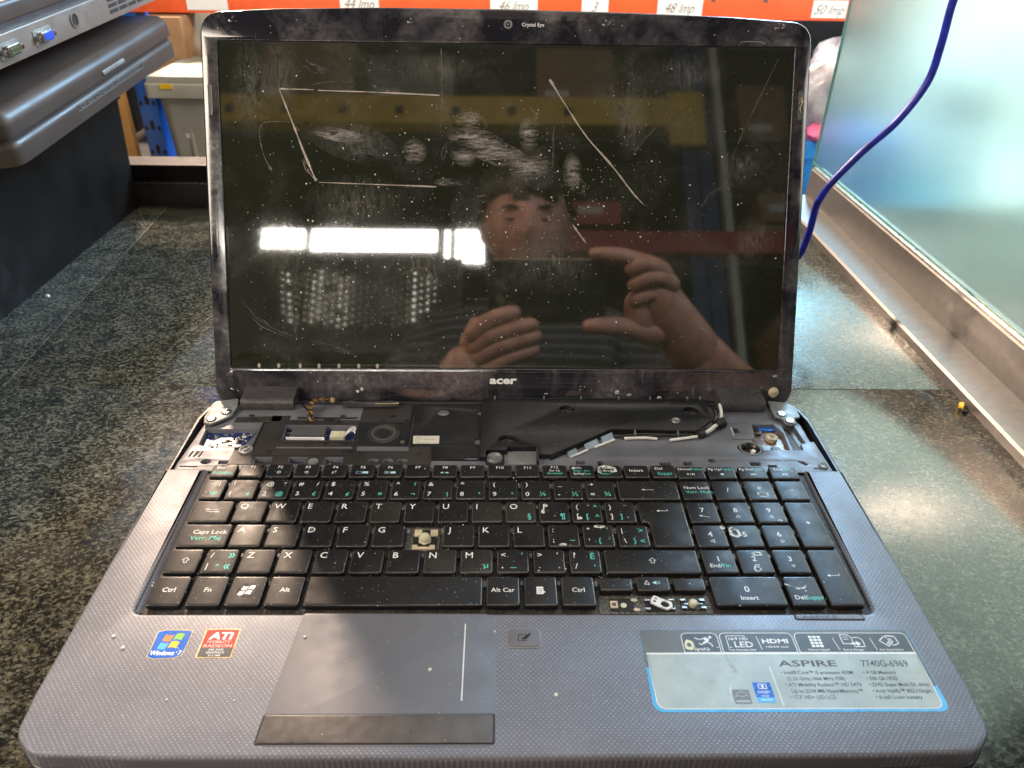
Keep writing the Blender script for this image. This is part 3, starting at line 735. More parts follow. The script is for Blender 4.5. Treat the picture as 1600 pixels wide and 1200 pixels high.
b.box(164.5, 172, 254, 262, 27.2, 27.5, 'ltblue'); b.box(170.5, 175.5, 252.5, 257, 27.5, 27.8, 'white'); b.lathe(175.9, 269, [(4, 27.2), (4, 29.6), (2, 30.2), (1.6, 28.5), (.01, 28.5)], 'cream', 8)
b.box(170, 181, 277.6, 280.6, 27.2, 28.6, 'blue')
LP(b, 'circuit_board')
for x, y in ((167.8, 276), (175, 256.6)):
    b = B(); b.lathe(x, y, [(3.4, 27.2), (3.2, 28.6), (2, 29.0), (.01, 28.8)], 'darkmetal', 16)
    b.rect(x-1.3, y-.25, x+1.3, y+.25, 29.05, 'black'); b.rect(x-.25, y-1.3, x+.25, y+1.3, 29.06, 'black'); LP(b, 'screw')
b = B()
b.add([(183.4, 276, 27.6), (187.2, 276, 29.4), (190.0, 253.6, 29.4), (185.6, 253.6, 27.6)], [(0, 1, 2, 3)], 'bracket'); b.tube([(188.2, 276, 28), (190.6, 254, 28)], 1.5, 'rubber'); b.add([(190.2, 277, 28.2), (193.4, 277, 28.2), (194.2, 258, 28.2), (192, 255, 28.2)], [(0, 1, 2, 3)], 'bracket')
LP(b, 'display_cable')

# cover plates
b = B(); cov = rounded([(-64, 303.2), (-17.2, 303.6), (-16.9, 295), (-19.6, 294.6), (-19.4, 290), (-17.2, 289.6), (-17, 263), (-20.4, 262.4), (-20.4, 257), (-17, 256.4), (-16.7, 240.6), (-46.6, 240.6), (-47.6, 255.1), (-64, 255.1)], .3, 2)
b.prism(cov, 31.0, 31.9, 'cover', .25, [circle(-42.5, 292.6, 4.4, 20, 4.2), [(-26, 240.9), (-18, 240.9), (-18, 243.6), (-26, 243.6)]], .3, seg=2); LP(b, 'cover_plate')
b = B(); b.disc(-42.5, 291.4, 3.2, 31.0, 'midgrey', 16, 1.6); b.line([(-17, 241), (-16.6, 303)], .4, 31.95, 'black'); LP(b, 'hole_floor')
b = B(); bp = [(-16.4, 240.4), (-16.4, 305), (138, 305), (138.8, 281.7), (124.5, 268.5), (69, 270.3), (27.6, 243), (20.8, 243), (20.8, 251), (.6, 251), (.6, 247.5), (-12.6, 247.5), (-12.6, 240.4)]
b.prism(bp, 31.0, 34.6, 'cover', .35, [circle(.6, 258.6, 5.3, 24, 4.6), circle(41.5, 293, 5.2, 24, 4.8), circle(126.2, 291.6, 5.4, 24, 5.0)], .5, seg=2)
for x, y in ((.6, 258.6), (41.5, 293), (126.2, 291.6)): b.lathe(x, y-1.2, [(4.6, 31.2), (3.0, 32.6), (2.2, 32.6), (1.8, 31.6), (.01, 31.6)], 'chassis_shaded', 16)
# clips along the hinge edge
for x in (-8, 26, 52, 78, 100, 126, 135): b.box(x, x+.9, 304.4, 306.4, 31, 36.4, 'midgrey')
b.box(-16, 138, 304.9, 306.1, 31, 35.1, 'cover')
LP(b, 'cover_plate')
b = B(); b.lathe(113.7, 280, [(3.1, 34.6), (2.8, 35.2), (1.7, 35.3), (1.5, 34.9), (.01, 34.9)], 'steel', 18); b.ring(113.7, 280, 1.7, 2.8, 35.32, 'bracket', 18); LP(b, 'screw')
b = B()
b.prism(rrect(-12.8, 236.6, -1.2, 248, 1.5), 30.9, 31.4, 'black', .1); b.lathe(-7.2, 242.8, [(5.2, 31.3), (4.8, 32.4), (4.2, 31.8), (3.6, 32.6), (2.6, 31.6), (1.6, 31.6), (1.3, 32.4), (.01, 32.5)], 'bracket', 24); LP(b, 'screw_well')
b = B(); b.prism([(1.4, 236.8), (18.8, 236.8), (19.4, 250), (1.4, 250)], 30.9, 31.3, 'bracket', .1); b.box(19.0, 20.4, 236.8, 250.6, 30.9, 34.2, 'case'); LP(b, 'metal_shield')
# tall thin guard wall along the cable channel with pale windows
b = B()
wall = [(27.4, 242.2), (69, 270.0), (124.5, 268.2), (138.6, 281.2)]
for (p, q) in zip(wall, wall[1:]):
    d = Vector((q[0]-p[0], q[1]-p[1])).normalized(); n = Vector((d.y, -d.x))*.9
    b.add([(p[0], p[1], 30.8), (q[0], q[1], 30.8), (q[0], q[1], 35.2), (p[0], p[1], 35.2), (p[0]+n.x, p[1]+n.y, 30.8), (q[0]+n.x, q[1]+n.y, 30.8), (q[0]+n.x, q[1]+n.y, 35.2), (p[0]+n.x, p[1]+n.y, 35.2)],
          [(0, 1, 2, 3), (4, 7, 6, 5), (3, 2, 6, 7), (0, 3, 7, 4), (1, 5, 6, 2)], 'cover')
for x in (84, 112): b.box(x, x+.8, 264.6, 269, 31, 35.2, 'midgrey')
LP(b, 'cable_guard')
b = B()
for p, q in (((37.7, 246.0), (43.6, 250.2)), ((49.0, 253.9), (58, 260.0)), ((60.5, 261.8), (68.4, 267.0))):
    d = Vector((q[0]-p[0], q[1]-p[1])).normalized(); n = Vector((d.y, -d.x))
    b.add([(p[0]+n.x*1.1, p[1]+n.y*1.1, 34.9), (q[0]+n.x*1.1, q[1]+n.y*1.1, 34.9), (q[0]+n.x*3.6, q[1]+n.y*3.6, 31.2), (p[0]+n.x*3.6, p[1]+n.y*3.6, 31.2)], [(0, 3, 2, 1)], 'clip')
LP(b, 'pale_clip')
b = B()
for pts in ([(40.7, 243.8, 31.7), (52, 251.4, 31.7)], [(57.2, 254.3, 31.7), (70.6, 262.4, 31.7)]): b.tube(pts, .8, 'wire', 8)
b.tube(bez([(77, 263.3, 32), (90, 263.6, 32.3), (98.3, 263.0, 32)], 5), 1.0, 'wire', 8); b.tube(bez([(106.5, 261.6, 32), (116, 263, 32.5), (125, 264.8, 32.6)], 5), [1.0-.0*i for i in range(11)], 'wire', 8)
b.tube(bez([(128.6, 266.6, 33), (134, 269.6, 34), (138, 274, 34), (142.6, 277, 34)], 5), 1.4, 'wire', 8); b.tube(bez([(145.2, 284, 34), (146.6, 290, 35), (147.2, 297.6, 36)], 5), 1.1, 'wire', 8)
LP(b, 'white_wire')
b = B()
b.tube(bez([(70, 265, 32), (90, 266.6, 33), (110, 265.5, 33), (127, 267, 33), (136, 276, 33.5), (141, 284, 34.5), (141, 292, 36), (138, 298, 36)], 6), .8, 'wire_black', 8)
b.tube(bez([(75, 264, 31.8), (95, 264.8, 33), (118, 267, 33), (130, 272, 33.5), (139, 280, 34), (144, 288, 35), (143, 297, 35)], 6), .8, 'wire_black', 8)
b.tube([(139.6, 276.5, 33.5), (145.8, 279.6, 33.6)], 3.4, 'rubber', 12); b.tube([(126, 265.4, 33.2), (129.6, 268, 33.2)], 2.6, 'rubber', 12)
LP(b, 'black_wire')
# golden ribbon and torn foil at the left
b = B()
pts = bez([(-116, 301.5, 35), (-124, 300.4, 37), (-130.6, 297.5, 37), (-132, 290, 36), (-129, 280, 33)], 6)
ws = [3.6+1.0*math.sin(i*1.3) for i in range(len(pts))]
for i in range(len(pts)-1):
    p, q = Vector(pts[i]), Vector(pts[i+1]); d = (q-p).normalized(); n = d.cross(Vector((0, 0, 1))).normalized()*ws[i]/2; n.z += random.uniform(-.8, .8)
    b.add([tuple(p+n), tuple(p-n), tuple(q-n), tuple(q+n)], [(0, 1, 2, 3)], 'kapton' if i % 3 else 'cover')
b.tube(bez([(-128.5, 281, 33), (-133, 289, 35), (-138, 296, 35)], 5), .8, 'wire_black', 8)
LP(b, 'amber_ribbon')
b = B()
for k in range(3):
    pts = [(-112+i*5.5, 301.5-k*1.8+random.uniform(-.6, .6), 33.5+k*.3+random.uniform(-.4, .7)) for i in range(8)]
    for p, q in zip(pts, pts[1:]): b.add([(p[0], p[1]+1.2, p[2]), (p[0], p[1]-1, p[2]-.9), (q[0], q[1]-1, q[2]-.9), (q[0], q[1]+1.2, q[2])], [(0, 1, 2, 3)], ('chassis_shaded', 'gold' if p[0] > -92 else 'case', 'cover')[k])
LP(b, 'torn_foil')
b = B(); b.prism([(-60.2, 265.3), (-43.2, 265.4), (-43.0, 257.1), (-59.6, 257.0)], 31.9, 32.05, 'paper', 0)
for i, t in enumerate(('P.W2T  T', 'BA.JWGD23 A02 P', 'REV:', '20081224 (L)')): b.text(t, -58.4, 263.2-i*1.95, 1.5, 32.08, 'grey', sx=1.1, bold=0)
LP(b, 'part_label')

# hinge barrels and brackets
def barrel(x0, x1, mt):
    prof = []
    cy0, cz0, r = 301.0, 33.8, 5.8
    for i in range(16):
        a = math.radians(-60-i*12); prof.append((cy0+r*math.cos(a), cz0+r*math.sin(a)))
    prof += [(305.5, 38.9), (312.2, 39.6), (316, 36), (308, 30)]
    n = len(prof); vs = [(x, p[0], p[1]) for x in (x0, x1) for p in prof]
    fs = [(i, (i+1) % n, n+(i+1) % n, n+i) for i in range(n)]+[tuple(reversed(range(n))), tuple(range(n, 2*n))]
    q = B(); q.add(vs, fs, mt); bm = q.build('hinge_barrel', lap); bm.location = Vector((0, -180, 0))*S
    bmx = bmesh.new(); bmx.from_mesh(bm.data); bmesh.ops.recalc_face_normals(bmx, faces=bmx.faces); bmx.to_mesh(bm.data); bmx.free()
    bm.data.shade_smooth(); bm.data.set_sharp_from_angle(angle=math.radians(32))
    return bm
M['barrel'] = plain('satin_hinge_cover', (.06, .058, .062), .28, .1, scale=60)
barrel(-180.2, -144.5, 'barrel'); barrel(147.2, 178.6, 'barrel')
def bracket(pts, zt, screws, marks):
    q = B(); q.prism(rounded(pts, 1.5, 4), zt-1.6, zt, 'bracket', .4); q.prism(offset(rounded(pts, 1.5, 4), 1.2), 30.6, zt-1.6, 'darkmetal', 0)
    for t, x, y in marks: q.text(t, x, y, 2.2, zt+.03, 'grey', sx=1.3, bold=0)
    br = LP(q, 'hinge_bracket')
    for x, y, r in screws:
        s_ = B(); s_.lathe(x, y, [(r, zt), (r, zt+.5), (r*.8, zt+.9), (.01, zt+.9)], 'steel' if r < 3 else 'darkmetal', 18)
        s_.rect(x-r*.5, y-.3, x+r*.5, y+.3, zt+.95, 'black'); s_.rect(x-.3, y-r*.5, x+.3, y+r*.5, zt+.96, 'black'); s_.ring(x, y, r*1.02, r*1.3, zt+.04, 'grey', 20)
        s_.build('screw', br)
bracket([(-199, 302), (-184.6, 305.5), (-182.6, 296.5), (-183.5, 285), (-190, 278.5), (-194, 275.2), (-199, 276.4), (-200.8, 283), (-200.6, 298)], 34, [(-187.8, 288.8, 2.9), (-195.2, 280.4, 2.9)], [('LHLK', -196.5, 289), ('SIM-D', -192.5, 293.6)])
bracket([(182.6, 305.5), (194.7, 303.5), (199.8, 298.4), (199.4, 285.6), (195, 284.4), (194.6, 278.6), (190.6, 276.4), (186.8, 278.6), (186.6, 284), (182.6, 286.6)], 34, [(187.6, 289, 2.9), (190.6, 280.8, 2.9)], [('URHLK', 184.4, 294.4), ('SIM-D', 191.6, 287.2)])
b = B(); b.lathe(-164.4, 250.6, [(4.6, 31.0), (4.4, 32.2), (3.2, 32.0), (2.6, 31.3), (1.6, 31.3), (1.2, 32.2), (.01, 32.2)], 'bracket', 20); LP(b, 'screw')
b = B(); b.lathe(-119.5, 238.6, [(3.4, 31.0), (3.2, 32.0), (2.2, 31.6), (1.0, 31.4), (.01, 31.4)], 'bracket', 18); LP(b, 'screw')
b = B(); b.lathe(198.0, 236.4, [(3.0, 30.9), (2.7, 31.9), (1.9, 31.6), (1.2, 31.1), (.01, 31.1)], 'bracket', 18); LP(b, 'screw')

# ------- keys
KZ0, KZ1 = 31.6, 34.4
T = 'teal'; Wt = 'white'
def legend(bb, x0, x1, y0, y1, items):
    for it in items:
        t, u, v, sz, mt = it[:5]; al = it[5] if len(it) > 5 else 'L'; sx = it[6] if len(it) > 6 else 1.0
        x = x0 + u; y = y0 + v; z = KZ1+.09; sz = sz*1.14
        if callable(t): t(bb, x, y, z, mt)
        else: bb.text(t, x, y, sz, z, mt, al, sx=sx, bold=.006)
def key(name, x0, x1, y0, y1, items=(), shape=None, mt='key', label=None):
    q = B()
    pts = shape or [(x0, y0), (x1, y0), (x1, y1), (x0, y1)]
    out = rounded(pts, 1.7, 4)
    jit = (random.uniform(-.12, .12))
    vs, fs = prism_data(out, KZ0, KZ1, .75, (), 0, 3)
    cxx, cyy = (x0+x1)/2, (y0+y1)/2; tx, ty = random.uniform(-.004, .004)*min(1, 17/(x1-x0)), random.uniform(-.004, .004)*min(1, 17/(y1-y0))
    vs = [(a, c_, zz + ((a-cxx)*tx+(c_-cyy)*ty if zz > KZ0+.1 else 0)) for a, c_, zz in vs]
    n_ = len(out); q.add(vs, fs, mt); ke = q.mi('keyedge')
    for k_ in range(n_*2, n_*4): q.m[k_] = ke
    o = LP(q, name)
    if label: o['label'] = label
    if items:
        g = B(); legend(g, x0, x1, y0, y1, items); lg = g.build('legend', o, smooth=False)
    return o
# icon callables
def ic_arrow(dx, dy, s=1.0, w=.3):
    def f(bb, x, y, z, mt):
        L = 3.6*s; d = Vector((dx, dy)).normalized(); n = Vector((-d.y, d.x)); a = Vector((x, y))
        bb.line([tuple(a-d*L), tuple(a+d*L)], w, z, mt); bb.poly([tuple(a+d*(L+.6)), tuple(a+d*(L-1.2)+n*.8), tuple(a+d*(L-1.2)-n*.8)], z+.01, mt)
    return f
def ic_tri(dx, dy, s=1.2):
    def f(bb, x, y, z, mt):
        d = Vector((dx, dy)); n = Vector((-d.y, d.x)); a = Vector((x, y)); bb.line([tuple(a+d*s), tuple(a-d*s*.7+n*s), tuple(a-d*s*.7-n*s)], .3, z, mt, True)
    return f
def ic_shift(bb, x, y, z, mt):
    bb.line([(x, y+2), (x-1.8, y+.2), (x-.8, y+.2), (x-.8, y-1.6), (x+.8, y-1.6), (x+.8, y+.2), (x+1.8, y+.2)], .35, z, mt, True)
def ic_tab(bb, x, y, z, mt):
    bb.line([(x-3.2, y+.9), (x+3.2, y+.9)], .3, z, mt); bb.poly([(x-3.4, y+.9), (x-2, y+1.6), (x-2, y+.2)], z+.01, mt); bb.line([(x-3.6, y+1.7), (x-3.6, y+.1)], .3, z, mt)
    bb.line([(x-3.2, y-.9), (x+3.2, y-.9)], .3, z, mt); bb.poly([(x+3.4, y-.9), (x+2, y-.2), (x+2, y-1.6)], z+.01, mt); bb.line([(x+3.6, y-.1), (x+3.6, y-1.7)], .3, z, mt)
def ic_enter(bb, x, y, z, mt):
    bb.line([(x+3, y+1.3), (x+3, y), (x-2.6, y)], .32, z, mt); bb.poly([(x-3.4, y), (x-1.8, y+.9), (x-1.8, y-.9)], z+.01, mt)
def ic_bar(w, h, dx=0, fill=True):
    def f(bb, x, y, z, mt):
        if fill: bb.rect(x-w/2+dx, y-h/2, x+w/2+dx, y+h/2, z, mt)
        else: bb.line([(x-w/2+dx, y-h/2), (x+w/2+dx, y-h/2), (x+w/2+dx, y+h/2), (x-w/2+dx, y+h/2)], .22, z, mt, True)
    return f
def ic_ring(r):
    def f(bb, x, y, z, mt): bb.ring(x, y, r*.65, r, z, mt, 14); bb.rect(x-.12, y, x+.12, y+r*1.1, z+.01, mt)
    return f
def ic_play(kind):
    def f(bb, x, y, z, mt):
        h = .85
        if kind == 'play': bb.poly([(x-2, y-h), (x-.6, y), (x-2, y+h)], z, mt); bb.line([(x-.1, y-h), (x+.5, y+h)], .25, z, mt); bb.rect(x+1, y-h, x+1.5, y+h, z, mt); bb.rect(x+1.9, y-h, x+2.4, y+h, z, mt)
        elif kind == 'stop': bb.rect(x-.9, y-.8, x+.9, y+.8, z, mt)
        else:
            s = -1 if kind == 'prev' else 1
            for o_ in (-1.4, 0): bb.poly([(x+s*(o_+1.3), y), (x+s*(o_), y+h), (x+s*(o_), y-h)], z, mt)
            bb.rect(x+s*1.6-.15, y-h, x+s*1.6+.15, y+h, z, mt)
    return f
def ic_flag(bb, x, y, z, mt):
    bb.disc(x, y, 4.9, z, 'black', 28, 4.4); flag(bb, x, y, 3.1, z+.03, ['white']*4, sk=.3)
def ic_menu(bb, x, y, z, mt):
    bb.rect(x-2, y-2.4, x+1.4, y+2.4, z, mt)
    for k in range(3): bb.rect(x-1.5, y+.9-k*1.1, x+.9, y+1.2-k*1.1, z+.02, 'grey')
    bb.poly([(x+.8, y-2), (x+2.6, y-1.2), (x+1.4, y-.2)], z+.01, mt)
def ic_eject(bb, x, y, z, mt):
    bb.line([(x-3.4, y-1), (x-.8, y-1), (x-2.1, y+1.4)], .35, z, mt, True)
    bb.poly([(x+1, y-.5), (x+1.8, y-.5), (x+2.8, y-1.4), (x+2.8, y+1.4), (x+1.8, y+.5), (x+1, y+.5)], z, 'ltblue')
    for k in (0, 1): bb.line([(x+3.4+k*.8, y-.8-k*.3), (x+3.8+k*.8, y), (x+3.4+k*.8, y+.8+k*.3)], .25, z, 'ltblue')
def ic_spk(bb, x, y, z, mt):
    for dx in (-1.6, 1.2):
        bb.poly([(x+dx-1, y-.4), (x+dx-.4, y-.4), (x+dx+.4, y-.9), (x+dx+.4, y+.9), (x+dx-.4, y+.4), (x+dx-1, y+.4)], z, mt); bb.line([(x+dx+.8, y-.5), (x+dx+1, y), (x+dx+.8, y+.5)], .22, z, mt)

FY0, FY1 = 220.6, 232.6
fx = [-177.6+16.62*i for i in range(17)]
fk = [('escape_key', [('Esc', 3, 7.2, 3.4, Wt), ('Echapp.', 1.8, 2.6, 3.4, T, 'L', 1.0)])]
ics = {2: ic_ring(1.2), 3: ic_ring(1.1), 8: ic_spk}
for i in range(1, 13):
    it = [('F%d' % i, 7.6, 8.0, 2.9, Wt, 'C')]
    if i in ics: it.append((ics[i], 7.6, 4.2, 1, 'ltblue'))
    if i == 4: it.append(('z', 6.0, 3.2, 3.0, 'ltblue')); it.append(('z', 7.6, 4.2, 2.6, 'ltblue'))
    if i == 5: it += [(ic_bar(3.2, 1.7, -1.8, False), 7.6, 4.2, 1, 'ltblue'), (ic_bar(3.4, 1.9, 2), 7.6, 4.2, 1, 'ltblue')]
    if i == 6: it += [(ic_bar(2.8, 1.7, -1.8, False), 7.6, 4.2, 1, 'ltblue'), (ic_bar(.9, .9, -1.8), 7.6, 4.2, 1, 'ltblue'), (ic_bar(3, 1.9, 2), 7.6, 4.2, 1, 'ltblue')]
    if i == 12: it = [('F12', 7.6, 8.6, 2.8, Wt, 'C'), ('Scr Lk', 7.6, 5.6, 2.3, Wt, 'C'), ('Arrêtdef', 7.6, 3.0, 2.3, T, 'C')]
    fk.append(('function_key', it))
fk.append(('print_screen_key', [('PrtSc', 2, 8.4, 2.3, Wt), ('Impr. écr.', 2.4, 5.6, 2.3, T), ('SysRq/', 2, 2.8, 2.2, Wt), ('Syst', 8.6, 2.8, 2.2, T)]))
fk.append(('pause_key', [('Pause', 3.4, 8.4, 2.3, Wt), ('Break', 4, 5.6, 2.3, Wt), ('Interr.', 2, 2.8, 2.3, T)]))
fk.append(('insert_key', [('Insert', 7.4, 5.6, 3.2, Wt, 'C')]))
fk.append(('delete_key', [('Del', 2.4, 7.6, 3.0, Wt), ('Suppr.', 3.4, 2.8, 3.4, T)]))
for (nm, it), x in zip(fk, fx): key(nm, x, x+14.9, FY0, FY1, it)
for nm, x, it in (('home_key', 103.6, [('Home/', 1.2, 7.8, 2.7, Wt), ('Début', 8.8, 7.8, 2.7, T), (ic_play('play'), 8, 4, 1, Wt)]),
                  ('page_up_key', 122.5, [('Pg Up/', 1.0, 7.8, 2.7, Wt), ('P.préc.', 8.8, 7.8, 2.6, T, 'L', .9), (ic_play('stop'), 8.4, 4, 1, Wt)]),
                  ('page_down_key', 141.6, [('Pg Dn/', .9, 7.8, 2.7, Wt), ('P.suiv.', 8.9, 7.8, 2.6, T, 'L', .9), (ic_play('prev'), 8.4, 4, 1, Wt)]),
                  ('end_key', 160.7, [('End/', 3, 7.8, 3.0, Wt), ('Fin', 9.4, 7.8, 3.0, T), (ic_play('next'), 8.4, 4, 1, Wt)])):
    key(nm, x, x+16.9, FY0-.6, FY1-1.2, it)

P = 19.05
NY = (200.9, 217.9)
key('backtick_key', -177.4, -164.7, *NY, [('~', 4, 11.6, 4, Wt), ('|', 8.8, 11.8, 3.4, Wt), ('\\', 5.4, 3.4, 4.2, T), ('#', 6.9, 3.4, 4.2, T), ('`', 2.6, 3, 4, Wt)])
num = [('!', '1', '±', ''), ('@', '2', '@', '“'), ('#', '3', '£', '/'), ('$', '4', '¢', ''), ('%', '5', '¤', ''), ('^', '6', '¬', '?'), ('&', '7', '|', ''), ('*', '8', '²', ''), ('(', '9', '³', ''), (')', '0', '¼', ''), ('_', '-', '½', ''), ('+', '=', '¾', '')]
for i, (a1, d1, t1, e1) in enumerate(num):
    x = -162.8+P*i; it = [(a1, 2.6, 11.6, 4.2, Wt), (d1, 2.4, 2.8, 4.4, Wt)]
    if t1: it.append((t1, 14.2, 2.9, 4.8 if t1 in '¼½¾' else 4.0, T, 'R'))
    if e1: it.append((e1, 14.2, 11.6, 3.8, T if e1 == '?' else Wt, 'R'))
    key('number_key', x, x+16.9, *NY, it)
key('backspace_key', 65.6, 101.2, *NY, [(ic_arrow(-1, 0, .9), 17.6, 8.6, 1, Wt)])
QY = (181.7, 198.9)
key('tab_key', -177.0, -155.1, *QY, [(ic_tab, 11.6, 9, 1, Wt)])
for i, c in enumerate('QWERTYUIOP'):
    x = -153+P*i; it = [(c, 2.4, 10.8, 5.2, Wt)]
    if c == 'O': it.append(('§', 14.4, 3.2, 5, T, 'R'))
    if c == 'P': it.append(('¶', 14.6, 3.2, 4.8, T, 'R'))
    key('letter_key', x, x+17, *QY, it, mt='keyworn' if c in 'IOT' else 'key')
key('bracket_key', 37.0, 53.9, *QY, [('{', 2.4, 11, 4.2, Wt), ('[', 2.6, 3.4, 4.4, Wt), ('^', 12.4, 11, 4.4, T), ('[', 8, 3.4, 4.4, T), ('^', 13, 3, 4.4, T), ('`', 9, 11, 4.4, Wt)])
key('bracket_key', 55.9, 72.9, *QY, [('}', 2.4, 11, 4.2, Wt), (']', 2.6, 3.4, 4.4, Wt), ('¨', 11, 11, 4.4, Wt), (']', 8, 3.4, 4.4, T), ('¸', 12, 4.6, 4.8, T)])
AY = (162.8, 179.8)
key('enter_key', 75, 101.2, AY[0], QY[1], [(ic_enter, 13.5, 28.4, 1, Wt)], shape=[(79.6, AY[0]), (101.2, AY[0]), (101.2, QY[1]), (75, QY[1]), (75, QY[0]), (79.6, QY[0])])
key('caps_lock_key', -176.8, -150.2, *AY, [('Caps Lock', 6.6, 9.4, 3.8, Wt), ('Verr. Maj', 6.4, 4.8, 3.8, T)])
for i, c in enumerate('ASDFG JKL'):
    if c == ' ': continue
    x = -148.9+P*i; key('letter_key', x, x+17, *AY, [(c, 2.4, 10.6, 5.2, Wt)], mt='keyworn' if c in 'A' else 'key')
key('semicolon_key', 22.6, 39.5, *AY, [(':', 2.4, 11.2, 4.4, Wt), (';', 2.4, 3.4, 4.4, Wt), ('~', 11.6, 3.4, 4.2, T)])
key('quote_key', 41.7, 58.5, *AY, [('"', 2.4, 10.8, 4.4, Wt), ("'", 2.8, 2.4, 4.4, Wt), ('{', 8, 3.0, 4.4, T), ('`', 13, 10.8, 4.6, T), ('`', 13.4, 3, 4.6, T)])
key('backslash_key', 60.6, 77.5, *AY, [('|', 2.4, 10.8, 4.2, Wt), ('\\', 2.8, 2.8, 4.6, Wt), ('}', 8, 2.8, 4.4, T), ('>', 11.8, 10.8, 4.4, T), ('<', 11.8, 2.6, 4.4, T)])
ZY = (144.0, 160.8)
key('shift_key', -176.6, -159.8, *ZY, [(ic_shift, 9.6, 8.6, 1, Wt)])
key('pipe_key', -157.6, -141.0, *ZY, [('/', 2.6, 10.4, 4.6, Wt), ('|', 2.6, 3, 4.4, Wt), ('»', 11.8, 10.4, 6.5, T), ('°', 7.2, 1.8, 5, T), ('«', 11.4, 2.6, 6.5, T)])
for i, c in enumerate('ZXCVBNM'):
    x = -138.7+P*i; it = [(c, 2.6, 10.4, 5.2, Wt)]
    if c == 'M': it.append(('µ', 14.6, 3.6, 5, T, 'R'))
    key('letter_key', x, x+17, *ZY, it, mt='keyworn' if c in 'NM' else 'key')
key('comma_key', -5.3, 11.4, *ZY, [('<', 2.2, 11, 4.4, Wt), (',', 2.6, 3.4, 4.6, Wt), ('_', 7, 4.2, 5.4, T), ("'", 13, 10.6, 4.4, T)])
key('period_key', 13.8, 30.4, *ZY, [('>', 2.2, 11, 4.4, Wt), ('.', 2.8, 3.4, 4.6, Wt), ("'", 12.6, 11, 4, Wt), ('.', 13, 3.4, 4.4, Wt)])
key('slash_key', 32.8, 49.2, *ZY, [('?', 2.2, 10.8, 4.6, Wt), ('/', 2.6, 3, 4.6, Wt), ('É', 11.2, 9.8, 5, T), ("'", 12.6, 2, 4.6, T)])
key('shift_key', 51.4, 100.8, *ZY, [(ic_shift, 25, 8.6, 1, Wt)])
BY = (122.7, 141.8)
key('control_key', -176.6, -159.8, *BY, [('Ctrl', 8.4, 8.6, 3.6, Wt, 'C')])
key('fn_key', -157.5, -140.7, *BY, [('Fn', 8.6, 8.6, 3.6, Wt, 'C')])
key('logo_key', -138.5, -121.4, *BY, [(ic_flag, 8.8, 9.6, 1, Wt)])
key('alt_key', -119.4, -102.4, *BY, [('Alt', 8.6, 8.6, 3.6, Wt, 'C')])
key('space_bar', -100.2, -12.4, *BY)
key('alt_key', -10.4, 6.2, *BY, [('Alt Car', 8.2, 8.6, 3.4, Wt, 'C')])
key('menu_key', 8.5, 25, *BY, [(ic_menu, 8.2, 9.6, 1, Wt)])
key('control_key', 27.3, 43.9, *BY, [('Ctrl', 8.4, 8.6, 3.6, Wt, 'C')])
UY = (132.4, 140.6)
key('half_height_key', 46.8, 63.4, *UY, label='blank half height key left of the volume key')
key('half_height_key', 65.6, 82.4, UY[0]-.4, UY[1]+1.2, [(ic_eject, 7.4, 5.4, 1, Wt)], label='half height key with a triangle and speaker sign')
key('half_height_key', 84.4, 100.4, *UY, label='blank half height key right of the volume key')
nx = [103.2, 122.2, 141.2, 160.3]
def nk(i, yy, it, nm='number_pad_key', **k): key(nm, nx[i], nx[i]+16.9, *yy, it, **k)
nk(0, NY, [('Num Lock', 1.8, 9.4, 3.1, Wt), ('Verr. Num.', 2.2, 5.6, 3.1, T)], 'num_lock_key')
nk(1, NY, [('/', 8.4, 7, 4.6, Wt, 'C')]); nk(2, NY, [('*', 8.4, 7.4, 5, Wt, 'C')]); nk(3, NY, [('-', 8.4, 7.2, 5, Wt, 'C')])
for i, (d, f) in enumerate((('7', ic_arrow(-1, .25, .75)), ('8', ic_tri(0, 1)), ('9', ic_tri(0, 1, .9)))): nk(i, QY, [(d, 8.2, 8.4, 4.6, Wt, 'C'), (f, 8.6, 5.0, 1, Wt)])
key('plus_key', nx[3], 177.2, AY[0], QY[1], [('+', 8.4, 17, 4.6, Wt, 'C')])
for i, (d, f) in enumerate((('4', ic_tri(-1, 0)), ('5', None), ('6', ic_tri(1, 0)))): nk(i, AY, [(d, 8.2, 7.8, 4.8, Wt, 'C')]+([(f, 8.6, 4.4, 1, Wt)] if f else []))
nk(0, ZY, [('1', 8.2, 8.4, 4.4, Wt, 'C'), ('End/', 2.9, 4.0, 3.2, Wt), ('Fin', 9.5, 4.0, 3.2, T)]); nk(1, ZY, [('2', 8.2, 8.4, 4.4, Wt, 'C'), (ic_tri(0, -1), 8.6, 5.0, 1, Wt)]); nk(2, ZY, [('3', 8.2, 8.4, 4.4, Wt, 'C'), (ic_tri(0, -1, .9), 8.6, 5.0, 1, Wt)])
key('enter_key', nx[3], 177.2, BY[0], ZY[1], [(ic_enter, 8, 19.6, 1, Wt)])
key('zero_key', 103.2, 138.9, *BY, [('0', 17.6, 8.6, 4.8, Wt, 'C'), ('Insert', 17.6, 3.6, 3.4, Wt, 'C')])
key('decimal_key', 141.2, 158.1, *BY, [('.', 9.2, 9, 5, Wt, 'C'), ('Del/', 2.4, 3.8, 3.4, Wt), ('Suppr.', 7.9, 3.8, 3.4, T)])

